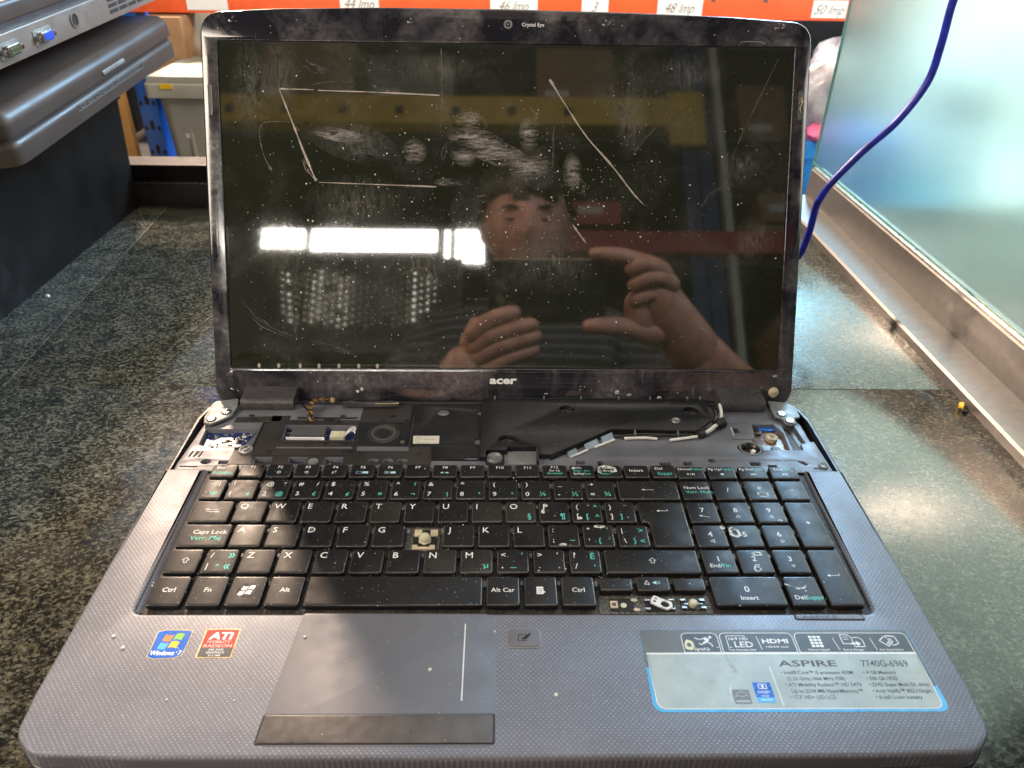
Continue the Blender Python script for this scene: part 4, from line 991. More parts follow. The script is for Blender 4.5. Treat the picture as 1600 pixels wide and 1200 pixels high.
# the place of the missing H key: bare scissor seat with a rubber dome
b = B(); b.prism([(-54.6, 162.6), (-36.6, 162.6), (-36.4, 180.6), (-54.8, 180.6)], 30.3, 30.9, 'grime', .1)
b.box(-51, -38, 166, 178.4, 30.9, 31.2, 'black')
b.box(-50.6, -46.6, 173.2, 178, 31.1, 32.2, 'cream'); b.box(-41.8, -37.8, 173.2, 178, 31.1, 32.2, 'cream')
b.prism([(-51, 163.2), (-38.8, 163.2), (-38.8, 166.4), (-41.6, 166.4), (-41.6, 165), (-48.2, 165), (-48.2, 166.4), (-51, 166.4)], 31.1, 32.2, 'cream', .1)
LP(b, 'key_seat')
b = B(); b.lathe(-44.6, 171.2, [(3.4, 31.2), (3.3, 32.6), (2.7, 34.0), (1.9, 34.8), (.01, 34.9)], 'ivory', 24); b.prism(rounded([(-48, 169), (-44.6, 167), (-41.2, 169), (-42, 173), (-47, 173)], 1, 4), 31.2, 32, 'ivory', .3); LP(b, 'rubber_dome')
# the three missing arrow keys below the half height keys
b = B(); b.prism([(45.6, 120.6), (101.6, 120.6), (101.6, 131.8), (45.6, 131.8)], 30.3, 30.75, 'grime', .1)
b.box(45.4, 101.8, 139.6, 142.6, 30.3, 31.0, 'grime')
b.box(51.0, 63, 122.0, 129.8, 30.7, 31.1, 'black'); b.box(51.2, 54.8, 123.6, 127.8, 31.1, 31.9, 'cream'); b.box(52, 54, 124.6, 126.6, 31.9, 32, 'grime'); b.disc(57.8, 125.4, 1.6, 31.4, 'ivory', 10); b.disc(63.4, 128.8, 1.8, 31.4, 'gold', 10, 1.1); b.disc(64, 122.8, 1.7, 31.4, 'cream', 10, 1)
LP(b, 'key_seat')
b = B(); b.box(68.6, 83, 122, 129.4, 30.7, 31.2, 'black')
xf = Matrix.Translation((76.4, 125.9, 32.2)) @ Matrix.Rotation(-.35, 4, 'Z') @ Matrix.Rotation(.12, 4, 'X')
b.prism(rounded([(-5.4, -1.6), (-4.6, 3.2), (0, 2.4), (5, 2), (6, -1), (4, -3), (-1, -2.6)], 1.2, 4), 0, .9, 'white', .2, [circle(2, -.3, 2.2, 16, 1.8), [(-4.2, -.6), (-3.9, .6), (-2.4, .5), (-2.5, -.8)], [(-3.9, 1.1), (-3.7, 2.2), (-2.2, 2), (-2.3, 1)]], .1, xf=xf)
for x, y in ((69.4, 123), (70, 128.4), (81.6, 123), (82, 128.6)): b.box(x-1.4, x+1.4, y-.5, y+.5, 31.1, 32, 'steel')
LP(b, 'scissor_clip')
b = B(); b.box(86.4, 98.6, 122.6, 129, 30.7, 31.5, 'rubber'); b.lathe(92.4, 125.8, [(2.4, 31.4), (2.2, 33.2), (1.4, 34), (.01, 34)], 'ivory', 16)
for x in (87.6, 97.2):
    for y in (123.4, 128.2): b.box(x-1.2, x+1.2, y-.6, y+.6, 31.4, 32.4, 'steel')
b.line([(88, 125.8), (97, 125.8)], .5, 32.2, 'steel'); LP(b, 'rubber_dome')

# chalky dried marks on keys, nail-polish-like spots
b = B(); z = KZ1+.16
def blob(x, y, rx, ry, mt, n=14, zz=None, hole=None):
    b = B()
    pts = [(x+rx*math.cos(2*math.pi*i/n)*random.uniform(.75, 1.15), y+ry*math.sin(2*math.pi*i/n)*random.uniform(.75, 1.15)) for i in range(n)]
    if hole:
        ip = [(x+(p[0]-x)*hole, y+(p[1]-y)*hole) for p in pts]
        b.add([(p[0], p[1], zz or z) for p in pts]+[(p[0], p[1], zz or z) for p in ip], [(i, (i+1) % n, n+(i+1) % n, n+i) for i in range(n)], mt)
    else: b.poly(pts, zz or z, mt)
    LP(b, 'dried_spot')
def streak(pts, ws, mt):
    b = B(); b.ribbon(pts, ws, z, mt); LP(b, 'dried_spot')
blob(150.2, 205.4, 3.6, 2.6, 'chalk', hole=.72); blob(150.2, 205.2, 3, 2, 'smear')
blob(125.4, 173.8, 3.6, 4.6, 'chalk', hole=.45); blob(119.4, 177.6, 1.6, 1.6, 'chalk'); blob(133, 157.6, 3.2, 1.8, 'chalk', hole=.5); blob(130.2, 146.8, 2, 2.2, 'chalk', hole=.6); blob(153.4, 183.4, 1.4, .8, 'chalk', hole=.5)
blob(51, 178.2, 3.2, 1.2, 'chalk'); blob(30.2, 164.4, 2.2, 1, 'chalk'); blob(20.8, 190.6, 1.3, 1.8, 'chalk'); blob(41, 185, 1.4, 1.2, 'chalk'); blob(22, 196, 1, 1, 'chalk')
streak([(55.5, 230), (60, 231.6), (66, 229.4), (66.6, 226.6), (63, 225.2)], [.8, 1.8, 2.2, 2, .6], 'chalk'); blob(56.8, 227, 1.4, 2.6, 'chalk'); blob(41, 229.6, 1.6, 1.2, 'chalk')
streak([(141, 136.6), (147, 133.4), (150, 133.8), (152, 136)], [.6, 1.2, 1, .4], 'chalk')

# ------- lid group, drawn in lid coordinates: x, height along the lid, distance out of its face
TILT, HY, HZ = .4341, 312.05, 36.95
LROT = (math.pi/2-TILT, 0, 0)
def LD(bb, name, parent=None, **k):
    o = bb.build(name, parent or lap, **k)
    if parent is None: o.location = Vector((0, HY-180, HZ))*S; o.rotation_euler = LROT
    return o
lo = rounded([(-201.4, 0), (-198.6, -7.6), (198.6, -7.6), (201.4, 0), (201.6, 246.5), (150, 249.6), (80, 251.6), (0, 252.8), (-80, 252.9), (-150, 251.4), (-201.2, 248.6)], [6, 8, 8, 6, 15, 20, 30, 30, 30, 20, 15], 7)
b = B(); b.prism(offset(lo if area2(lo) > 0 else lo[::-1], -.8), -9, -1.4, 'case', 1.0); b.line([], 1, 0, 'case'); lid = LD(b, 'lid')
# pale line painting a glint round the shell edge, never built
b = B(); q = offset(lo if area2(lo) > 0 else lo[::-1], -.75); b.line(q[20:] , .5, -1.1, 'bracket'); 
HX0, HX1, HH0, HH1 = -190.9, 190.9, 15.2, 231.3
b = B()
hole = rrect(HX0, HH0, HX1, HH1, 1.2, 3)
b.prism(lo, -1.6, 0, 'bezel', .9, [hole], .5, seg=3)
bz = LD(b, 'bezel')
b = B(); b.prism(rounded([(-188, 1.2), (188, 1.2), (190, 13.4), (-190, 13.4)], 1, 3), -.4, .08, 'bezel_low', .05, seg=1); b.build('brushed_strip', bz)
b = B(); b.rect(HX0-1.2, HH0-1.2, HX1+1.2, HH1+1.2, -1.3, 'black'); b.rect(HX0+.5, HH0+.5, HX1-.5, HH1-.5, -1.1, 'screen')
sc = LD(b, 'screen')
# bezel furniture
b = B(); b.text('acer', -11.4, 5.0, 7.4, .16, 'white', sx=1.42, bold=.035, shear=.08); b.build('logo', bz)
b = B(); b.text('Crystal Eye', 9.2, 242.3, 3.3, .06, 'white', sx=.98, bold=.01); b.build('webcam_name', bz)
b = B(); b.prism(rrect(-4.2, 239.2, 4.2, 247.2, 1.2), -.3, .12, 'bezel', .1); b.lathe(.2, 243.3, [(3.0, .1), (2.7, .5), (1.6, .3), (1.2, -.2), (.01, -.2)], 'midgrey', 20); b.disc(.2, 243.3, 1.1, .35, 'black', 16); b.disc(.1, 243.3, .35, .4, 'white', 8); b.build('webcam', bz)
for x, h, r, mt in ((-180.9, 243.8, 2.5, 'bezel'), (-64.1, 244.2, 2.3, 'bezel'), (64.7, 244.2, 2.5, 'bezel'), (180.2, 243.6, 2.6, 'bezel'), (-189.9, -.4, 2.5, 'bezel'), (188.6, -.2, 2.7, 'cream')):
    b = B(); b.lathe(x, h, [(r*1.35, .02), (r*1.3, .12), (r, .1), (r, .5), (r*.75, 1.0), (r*.35, 1.2), (.01, 1.25)], mt, 20); b.build('screw_cover', bz)
for x in (-196.7, 196.4):
    b = B(); b.prism(rrect(x-1.5, 184, x+1.5, 204.5, 1.4), -.2, .2, 'bezel', .1, [rrect(x-1.0, 184.8, x+1.0, 203.7, .9)], .1); b.rect(x-1, 185, x+1, 203.6, .02, 'grey'); b.build('rubber_bumper', bz)
b = B(); b.line(bez([(154.2, 233.2, 0), (156, 234.3, 0), (168, 234.3, 0), (170.4, 232.9, 0)], 4), .5, .08, 'bracket')
b.build('chipped_edge', bz)
b = B(); b.tube(bez([(195.4, 195.4, .4), (196.6, 199, .9), (197.4, 196, .5), (196.2, 192, .8), (197, 189, .4)], 5), .28, 'gold', 6); b.tube([(195, 198, .5), (198.4, 196.2, .6)], .2, 'gold', 6); b.build('dried_fibre', bz)
b = B()
for x, h, rx, ry in ((78.3, -.6, 2.3, 1.5), (86.8, -2.3, 2.6, .9), (108, -4.6, 2.4, 1.7), (28.4, -1.9, 2, .4), (189.2, 11.4, 1.8, .9), (-103.5, -.8, 1.8, 1.1), (-100.4, .7, 1.3, 1.5), (52, 1, .5, .4), (121, -1, .5, .4), (-70, 3, .5, .3)):
    blobp = [(x+rx*math.cos(a*.6)*random.uniform(.6, 1), h+ry*math.sin(a*.6)*random.uniform(.6, 1)) for a in range(10)]
    b = B(); b.poly(blobp, .12, 'chalk'); b.build('dried_spot', bz)
b = B()
for i in range(34):
    x = random.uniform(-195, 195); h = random.choice((random.uniform(-6, 14), random.uniform(233, 247))); r = random.uniform(.15, .4); b.disc(x, h, r, .14, 'dust', 6)
o = b.build('dust_specks', bz); o['kind'] = 'stuff'

# scratches on the panel
def rib(name, pts, ws, mt='scratch', n=8, label=None, z=-1.0):
    p = bez([(a, c_, 0) for a, c_ in pts], n); W = []; ph_ = random.uniform(0, 6)
    for i in range(len(p)):
        t = i/(len(p)-1)*(len(ws)-1); k = min(int(t), len(ws)-2); f = t-k; W.append((ws[k]*(1-f)+ws[k+1]*f)*random.uniform(.7, 1.15)*(.72+.34*math.sin(i*.9+ph_)*math.sin(i*.31+ph_*2)))
    q = B()
    if name == 'scratch' and max(ws) <= 2.3: q.ribbon([(a[0], a[1]) for a in p], W, z, mt)
    else:                                   # a wipe mark: many fine parallel streaks
        mw = max(W); ns = max(8, int(mw*1.7)); L_ = len(p)
        for k in range(ns):
            o_ = random.uniform(-.5, .5); i0 = int(random.uniform(0, .6)*L_); i1 = min(L_, i0+int(random.uniform(.25, .7)*L_))
            if i1-i0 < 3: continue
            sl = random.uniform(-.12, .12); pp = []; ww = []
            for i in range(i0, i1):
                a_0 = p[max(0, i-1)]; b_0 = p[min(L_-1, i+1)]; d = Vector((b_0[0]-a_0[0], b_0[1]-a_0[1])).normalized(); f_ = (i-i0)/(i1-i0-1)
                pp.append((p[i][0]-d.y*max(W[i], mw*.62)*(o_+sl*f_)+.12*math.sin(i*1.7+k), p[i][1]+d.x*max(W[i], mw*.62)*(o_+sl*f_)+.12*math.cos(i*1.3+k))); ww.append(max(.07, (mw**.5)*.13*math.sin(math.pi*(f_*.9+.05))*random.uniform(.7, 1.2)))
            q.ribbon(pp, ww, z+.004*k, mt)
    o = q.build(name, sc, smooth=False)
    if label: o['label'] = label
rib('scratch', [(-151.1, 201.4), (-140, 201.3), (-128.4, 201)], [1.2, .9, .7]); rib('scratch', [(-125.7, 200.7), (-85, 199.8), (-45.3, 198.4)], [.8, 1.2, 1.2])
rib('scratch', [(-151.3, 201), (-142.5, 177.7), (-136.3, 160.8), (-128.7, 142.0)], [1.2, 1.4, 1.8, 2.2]); rib('scratch', [(-137.4, 158), (-134.5, 149), (-129.4, 142)], [.4, 3.2, 1.2])
rib('scratch', [(-127, 141.2), (-89.3, 140.2), (-47.7, 139)], [.6, .9, 1.0])
rib('scratch', [(28.1, 209.3), (39.2, 192.6), (53.1, 173.1), (71.3, 153.5), (85.5, 136.2), (93.4, 128.2)], [1.8, 1.0, 1.4, 1.6, 1.5, .6])
rib('scratch', [(45.3, 114.3), (50, 108), (54.5, 102.2)], [1.6, 1.4, 1.0])
rib('scratch', [(180.4, 223.9), (160.8, 180.7), (152.2, 159.5)], [.5, .8, .2], 'smear'); rib('smudge', [(132.2, 125.9), (139.4, 135.3), (150.1, 144.8)], [1.0, 4.0, .8], 'smear')
rib('scratch', [(-158.3, 148.7), (-163.3, 159.2), (-165.5, 172.3), (-163.3, 178.8), (-155.8, 180.4), (-135.7, 179.7)], [2, .8, .7, .6, .6, .2], 'smear')
rib('smudge', [(-34, 178), (-34.6, 185), (-27.8, 188), (-19, 186), (-14.3, 180), (-15, 176)], [1.8, 4, 3.4, 3.2, 4, 1.6], 'smear')
rib('smudge', [(-44, 154), (-42, 164), (-34, 172)], [1, 6, 3], 'smear_blue'); rib('smudge', [(-67.3, 153), (-63, 162), (-55, 169)], [2, 7, 8], 'smear'); rib('smudge', [(-37, 143), (-30, 141.4), (-22, 141)], [3, 5, 6], 'smear_blue')
rib('smudge', [(-131, 176), (-112, 171), (-91, 170)], [1, 9, 2], 'smear_blue'); rib('smudge', [(-110, 206.5), (-120, 206), (-131, 204)], [1.4, .8, .3], 'smear')
rib('smudge', [(-105, 162), (-92, 160), (-74, 157)], [1, 10, 2], 'smear_blue'); rib('smudge', [(-137, 220), (-127, 214), (-118, 212)], [3, 9, 2], 'smear_blue')
rib('smudge', [(83.5, 207.3), (78.6, 187.8), (74.5, 162.8)], [1, 5, 2], 'smear'); rib('smudge', [(104, 184), (92, 170), (84, 162)], [1, 4, 1], 'smear'); rib('smudge', [(158, 152), (161, 157), (165, 162)], [3, 5, 2], 'smear_blue')
rib('smudge', [(29.9, 178), (30.5, 164), (30.3, 149)], [4, 2.4, 2], 'smear'); 
rib('smudge', [(13, 192), (18, 186), (20, 178)], [4, 8, 3], 'smear'); rib('smudge', [(42, 150), (48, 142), (50, 132)], [4, 14, 4], 'smear')
rib('smudge', [(-187.7, 69), (-168.1, 45.9), (-147.8, 36.4)], [2, 7, 2], 'smear'); rib('smudge', [(-135.5, 35.1), (-120.5, 29.6), (-102.6, 24.2)], [2, 5, 2], 'smear')
rib('scratch', [(-72.9, 79.3), (-57.8, 84.8), (-44.2, 70.7)], [.3, 1.2, .4], 'smear'); rib('scratch', [(-66, 78), (-52, 86.3), (-47, 76)], [.3, .8, .3], 'smear'); rib('smudge', [(-145.2, 56), (-145.8, 34)], [2.4, 3], 'smear')
rib('scratch', [(-44, 228), (-43.6, 200), (-44.8, 170)], [1, .5, .3], 'smear')
rib('smudge', [(-185, 17.4), (-100, 17.0), (0, 17.2), (80, 16.6)], [3, 1.6, 1.2, .8], 'smear')
a = NT('cloudy_grease'); v = a.coord((1000, 1000, 1000)); tc_ = a.node('ShaderNodeTexCoord')
vl = a.node('ShaderNodeVectorMath', operation='DISTANCE'); gm_ = a.node('ShaderNodeMapping'); gm_.inputs['Scale'].default_value = (1, 1, 0); a.l.new(tc_.outputs['Generated'], gm_.inputs[0]); a.l.new(gm_.outputs[0], vl.inputs[0]); vl.inputs[1].default_value = (.5, .5, 0)
fall = a.ramp(vl.outputs['Value'], [(.05, 1.0), (.5, 0.0)])
wv_ = a.noise(a.coord((900, 260, 1000), (0, 0, .5)), .35, 5, .7, 1.5)
a.set(color=(.42, .41, .38), rough=.7, alpha=a.math('MULTIPLY', a.math('MULTIPLY', fall, a.ramp(wv_, [(.38, 0.0), (.75, 1.0)])), .26)); M['cloud'] = a.m
a = NT('thick_greasy_wipe'); v = a.coord((1000, 1000, 1000)); tc_ = a.node('ShaderNodeTexCoord')
vl = a.node('ShaderNodeVectorMath', operation='DISTANCE'); gm_ = a.node('ShaderNodeMapping'); gm_.inputs['Scale'].default_value = (1, 1, 0); a.l.new(tc_.outputs['Generated'], gm_.inputs[0]); a.l.new(gm_.outputs[0], vl.inputs[0]); vl.inputs[1].default_value = (.5, .5, 0)
fall = a.ramp(vl.outputs['Value'], [(.12, 1.0), (.5, 0.0)]); wv_ = a.noise(a.coord((260, 1300, 1000), (0, 0, -.35)), .35, 5, .65, 1.2)
a.set(color=(.50, .46, .42), rough=.7, alpha=a.math('MULTIPLY', a.math('MULTIPLY', fall, a.ramp(wv_, [(.40, 0.0), (.62, 1.0)])), .50)); M['thick'] = a.m
for k_, (x, h, w_, h_, rt) in enumerate(((-22, 171, 44, 15, -.25), (-6, 161, 48, 16, -.3), (-30, 159, 22, 12, -.5), (16, 152, 34, 16, .3), (-62, 162, 16, 20, .7), (-26, 183, 22, 9, .4), (14, 174, 14, 24, 0), (44, 150, 14, 26, .1), (-41, 142, 18, 6, 0), (-112, 172, 46, 9, -.2))):
    c_, s2 = math.cos(rt), math.sin(rt); q = B(); pts = circle(0, 0, w_/2, 28, h_/2); q.poly([(x+a_*c_-b_*s2, h+a_*s2+b_*c_) for a_, b_ in pts], -1.005+.0015*k_, 'thick'); q.build('smudge', sc, smooth=False)
for k_, (x, h, w_, h_, rt) in enumerate(((-104, 168, 70, 26, -.3), (-150, 210, 26, 60, 0), (84, 185, 22, 60, -.2),
        (158, 155, 30, 24, .5), (-100, 128, 80, 40, .1), (-150, 96, 50, 60, 0), (-45, 215, 60, 24, 0), (120, 214, 60, 26, .1), (-60, 90, 90, 40, .1), (30, 90, 70, 50, 0), (170, 106, 34, 30, .4), (-170, 200, 30, 70, 0))):
    c_, s2 = math.cos(rt), math.sin(rt); q = B(); pts = circle(0, 0, w_/2, 28, h_/2); q.poly([(x+a_*c_-b_*s2, h+a_*s2+b_*c_) for a_, b_ in pts], -1.04+.0015*k_, 'cloud'); q.build('smudge', sc, smooth=False)
b = B()
for i in range(950):
    t = random.random()
    if t < .55: x = random.gauss(-60, 70); h = random.gauss(110, 45)
    elif t < .8: x = random.gauss(55, 45); h = random.gauss(140, 25)
    else: x = random.uniform(-188, 188); h = random.uniform(18, 228)
    if not (-188 < x < 188 and 17 < h < 229): continue
    r = random.choice((.14, .16, .2, .25, .32)) if random.random() < .95 else .6
    b.disc(x, h, r, -.95, 'dust', 5)
for i in range(7): b.disc(-171+i*13.6+random.uniform(-1, 1), 16.8, 1.1, -.95, 'scratch', 8, 1.7)
o = b.build('dust_specks', sc, smooth=False); o['kind'] = 'stuff'
# dust and crumbs over keys, deck and plate
b = B()
for i in range(1500):
    x = random.uniform(-178, 178); y = random.uniform(122, 234); r = random.choice((.1, .12, .15, .2))*(1 if random.random() < .95 else 2.2)
    zz = KZ1+.17
    b.disc(x, y, r, zz, 'dust', 5)
for i in range(260): b.disc(random.uniform(-15, 138), random.uniform(248, 303), random.choice((.1, .14, .2)), 34.75, 'dust', 5)
for i in range(180): b.disc(random.uniform(-200, 200), random.uniform(52, 117), random.choice((.1, .12, .2)), 33.55, 'dust', 5)
for x, y, r in ((-184, 105.5, .9), (-177, 99, 1.0), (-95, 105, .9), (-118, 71.6, .45), (-147, 72, .6), (21, 74, 1.0), (-35, 87, .9), (-6, 108, .6)):
    b.lathe(x, y, [(r, 33.1), (r*.8, 33.1+r*.6), (.01, 33.1+r*.7)], 'dust', 7)
o = LP(b, 'dust_specks', smooth=False); o['kind'] = 'stuff'

# ================================================================== STACK AT THE LEFT
cr = empty('storage_crate', (-640, 560, 0), 'large smooth black crate under the two old laptops at the left', 'crate')
b = B()
def taper_box(bb, x0, x1, y0, y1, z0, z1, grow, mt, r=8):
    lo_ = rrect(x0, y0, x1, y1, r); hi = offset(lo_, -grow); n = len(lo_)
    vs = [(p[0], p[1], z0) for p in lo_]+[(p[0], p[1], z1) for p in hi]
    bb.add(vs, [(i, (i+1) % n, n+(i+1) % n, n+i) for i in range(n)]+[tuple(reversed(range(n))), tuple(range(n, 2*n))], mt)
taper_box(b, -180, 183, -330, 233, 0, 134, 8, 'cratebl'); b.build('crate_body', cr)
b = B(); taper_box(b, -189, 191.5, -339, 241.5, 128, 137, .5, 'cratebl', 9); b.build('crate_rim', cr)

st = math.radians(5.1)
d1 = empty('closed_laptop', (-417, 500, 135), 'closed brown grey laptop lying on the black crate with its latch side to the right', 'laptop', rot=(st, 0, math.radians(-1.2)))
b = B(); pr1 = rrect(-265, -4, 14, 362, 18, 8); b.prism(pr1, 0, 20, 'lapbrown', 7, seg=5); base1 = b.build('laptop_base', d1)
b = B(); b.prism(offset(pr1, 4), 19.5, 24, 'lapdark', 0); b.build('gap_seal', d1)
b = B(); b.prism(pr1, 23, 44, 'lapbrown', 12, seg=6); b.build('lid', d1)
# latch and indicator row on the front edge (faces +x)
FX = Matrix(((0, 0, 1, 0), (1, 0, 0, 0), (0, 1, 0, 0), (0, 0, 0, 1)))   # (u along y, v up, w outwards) -> local
def fx_(x): return Matrix.Translation((x, 0, 0)) @ FX
b = B(); b.prism(rrect(172, 26, 222, 30, 1.9), -1, 1.4, 'bracket', .6, xf=fx_(14)); b.build('latch', d1)
b = B(); b.prism(rrect(110, 10, 262, 16, 1), -1, .4, 'lapdark', .2, xf=fx_(13.8)); b.line([(110.5, 10.4), (261.5, 10.4), (261.5, 15.6), (110.5, 15.6)], .5, .45, 'bracket', True, xf=fx_(13.8))
for i in range(9):
    u = 116+i*15.5; b.line([(u, 12), (u+6, 12), (u+6, 15.4), (u, 15.4)], .6, .5, 'bracket', True, xf=fx_(13.8)); b.line([(u+9.5, 11), (u+9.5, 15.4)], .8, .5, 'bracket', xf=fx_(13.8))
b.build('indicator_strip', d1)

d2 = empty('closed_laptop', (-440, 488, 199), 'silver laptop with serial and blue video ports, topmost of the stack on the crate', 'laptop', rot=(math.radians(4.0), 0, math.radians(-2.2)))
b = B(); pr2 = rrect(-250, -60, 16, 385, 8, 5); b.prism(pr2, 0, 24, 'lapsilver', 1.5); b.build('laptop_base', d2)
b = B(); b.prism(rrect(-250, -60, 10, 380, 8, 5), 24, 31, 'lapdark', 1.5); b.build('hinge_gap', d2)
b = B(); b.prism(rrect(-250, -60, 14, 340, 14, 5), 31, 46, 'lapbrown', 5); b.build('lid', d2)
def port(u, v, mt, cols):
    q = B(); q.prism(rrect(u-15, v-6.5, u+15, v+6.5, 2), 0, .8, 'bracket', .2, xf=fx_(16)); q.prism(rounded([(u-8, v-4.2), (u+8, v-4.2), (u+9.2, v+4.2), (u-9.2, v+4.2)], 1.5), 0, 5, 'nickel', .5, xf=fx_(16.5))
    q.prism(rounded([(u-7, v-3.2), (u+7, v-3.2), (u+8, v+3.2), (u-8, v+3.2)], 1.2), 4, 5.6, mt, .1, xf=fx_(16.5))
    for r in range(cols[0]):
        for c_ in range(cols[1]): q.disc(u-5.6+c_*11.2/(cols[1]-1), v-1.8+r*3.6/(cols[0]-1), .55, 5.7, 'gold' if mt == 'portteal' else 'black', 6, xf=fx_(16.5))
    for s_ in (-12.5, 12.5):
        q.lathe(u+s_, v, [(2.4, .8), (2.4, 4.5), (1.2, 4.6), (1.2, 3), (.01, 3)], 'nickel', 6, xf=fx_(16.5))
    q.build('port', d2)
port(78, 11, 'portteal', (2, 5)); port(132, 11, 'portblue', (3, 5))
b = B(); b.lathe(190, 13, [(7, .0), (7, 1), (5.6, 1.2), (5.2, -3), (.01, -3)], 'lapsilver', 20, xf=fx_(16)); b.disc(190, 13, 5, .3, 'black', 18, xf=fx_(16)); b.build('power_socket', d2)
b = B()
for i in range(4):
    for j in range(3): b.prism(rrect(262+i*22, 5+j*5.6, 281+i*22, 8.6+j*5.6, .5), -.5, .25, 'black', 0, xf=fx_(16))
b.build('vent_grille', d2)
b = B(); b.prism(rrect(366, 8, 376, 16, 1), -.5, .3, 'black', 0, xf=fx_(15.9)); b.build('lock_slot', d2)

# ================================================================== GLASS SCREEN AT THE RIGHT
gp = empty('glass_partition', (374, 400, 0), 'frosted teal glass screen standing in a brushed metal rail along the right of the counter', 'glass screen')
b = B()
prof = [(358, 0), (358, 6.8), (360, 8.6), (384, 10.6), (391, 12), (392.5, 44.5), (394.5, 46.4), (399, 46.4), (399, 44), (399, 0)]
def extrude_y(bb, prof, y0, y1, mt):
    n = len(prof); vs = [(p[0]-374, y-400, p[1]) for y in (y0, y1) for p in prof]
    bb.add(vs, [(i, (i+1) % n, n+(i+1) % n, n+i) for i in range(n)]+[tuple(range(n)), tuple(reversed(range(n, 2*n)))], mt)
extrude_y(b, prof, -120, 822, 'alu'); o = b.build('base_rail', gp)
bmx = bmesh.new(); bmx.from_mesh(o.data); bmesh.ops.recalc_face_normals(bmx, faces=bmx.faces); bmx.to_mesh(o.data); bmx.free(); o.data.shade_smooth(); o.data.set_sharp_from_angle(angle=math.radians(25))
b = B(); b.box(19.5, 24.6, -520, 420, 46.2, 48.2, 'alu_light'); b.build('edge_trim', gp)
b = B(); b.box(26, 34, -520, 440, 20, 300, 'glass'); b.build('glass_panel', gp)
b = B(); b.box(26, 34, 440.05, 441.6, 20, 300, 'glass_edge'); b.box(25.0, 26.0, -520, 440, 46.5, 49.6, 'glass_edge'); b.build('glass_edge_strip', gp)
b = B(); b.box(-374+399.2, -374+412, -520, 422, 0, 46, 'alu'); b.build('back_rail', gp)

# lit window beyond the glass, with glow discs added for its bright spots
wn = empty('window', (900, 1400, 0), 'bright teal window with added glow discs as white and blue glare spots beyond the frosted glass', 'window')
b = B(); b.box(0, 10, -900, 340, -420, 240, 'window'); b.build('window_glow', wn)
b = B(); b.box(0, 10, -900, 340, 260, 1150, 'upperglow'); b.build('upper_glow_panel', wn)  # unseen glow panel added to light the counter and reflect in its polish
def glow_disc(y, z, ry, rz, mt, x=-3):
    q = B(); q.prism(circle(0, 0, ry, 28, rz), 0, 2, mt, 0, xf=Matrix.Translation((x, y-1400, z)) @ Matrix(((0, 0, -1, 0), (-1, 0, 0, 0), (0, 1, 0, 0), (0, 0, 0, 1)))); q.build('glow_spot', wn)  # disc standing in for a bright or dark spot blurred by the glass
glow_disc(1475, 110, 95, 60, 'spotwhite'); glow_disc(1180, -90, 80, 55, 'spotwhite'); glow_disc(1310, 190, 110, 45, 'spotwhite'); glow_disc(1225, -225, 75, 60, 'spotblue', -6); glow_disc(1360, -215, 50, 45, 'spotblue', -6); glow_disc(1080, -330, 110, 60, 'spotwhite'); glow_disc(1360, 10, 70, 30, 'slate', -6); glow_disc(1560, -230, 90, 70, 'spotdim', -6)
# blue cable
pts = [(374, 560, 300), (368.9, 560, 262.7), (369.5, 560, 228), (367, 560, 198), (350, 560, 165.1), (326, 560, 138), (305, 560, 109.6), (298, 560, 95), (295.4, 560, 84.9), (294.2, 560, 56), (290, 566, 30), (270, 580, 6), (230, 600, 3.4), (120, 640, 3.4)]
pts = [(377, 560, 420)] + pts
b = B(); b.tube(bez(pts, 8), 3.3, 'cable', 12)
tag(b.build('network_cable'), 'bright blue cable hanging in front of the frosted glass and down behind the open laptop', 'cable')
b = B(); b.prism([(352, 344), (355.6, 349), (356.4, 351.4), (353, 351.6), (351, 348)], .2, 3, 'yellow_p', .2); b.box(350, 355, 341, 346, 0.05, 1.2, 'rubber')
tag(b.build('yellow_scrap'), 'small yellow torn scrap lying against the foot of the metal rail', 'scrap')
b = B(); b.lathe(-440, 532, [(1.9, 0), (2, 1), (1.2, 2.2), (.01, 2.5)], 'white', 8)
tag(b.build('white_crumb'), 'tiny white crumb on the granite near the black crate', 'crumb')
b = B(); b.prism(rounded([(-20, -24), (34, -18), (34, 30), (-8, 30)], 2), 0, .6, 'paper', 0, xf=Matrix.Translation((399.0, 470, 256)) @ Matrix(((0, 0, -1, 0), (-1, 0, 0, 0), (0, 1, 0, 0), (0, 0, 0, 1)))); b.prism([(-10, 0), (34, 4), (34, 30), (-6, 30)], .6, .9, 'rubber', 0, xf=Matrix.Translation((399.0, 470, 256)) @ Matrix(((0, 0, -1, 0), (-1, 0, 0, 0), (0, 1, 0, 0), (0, 0, 0, 1))))
tag(b.build('paper_card'), 'white and black paper card stuck on the frosted glass at the right edge', 'card')

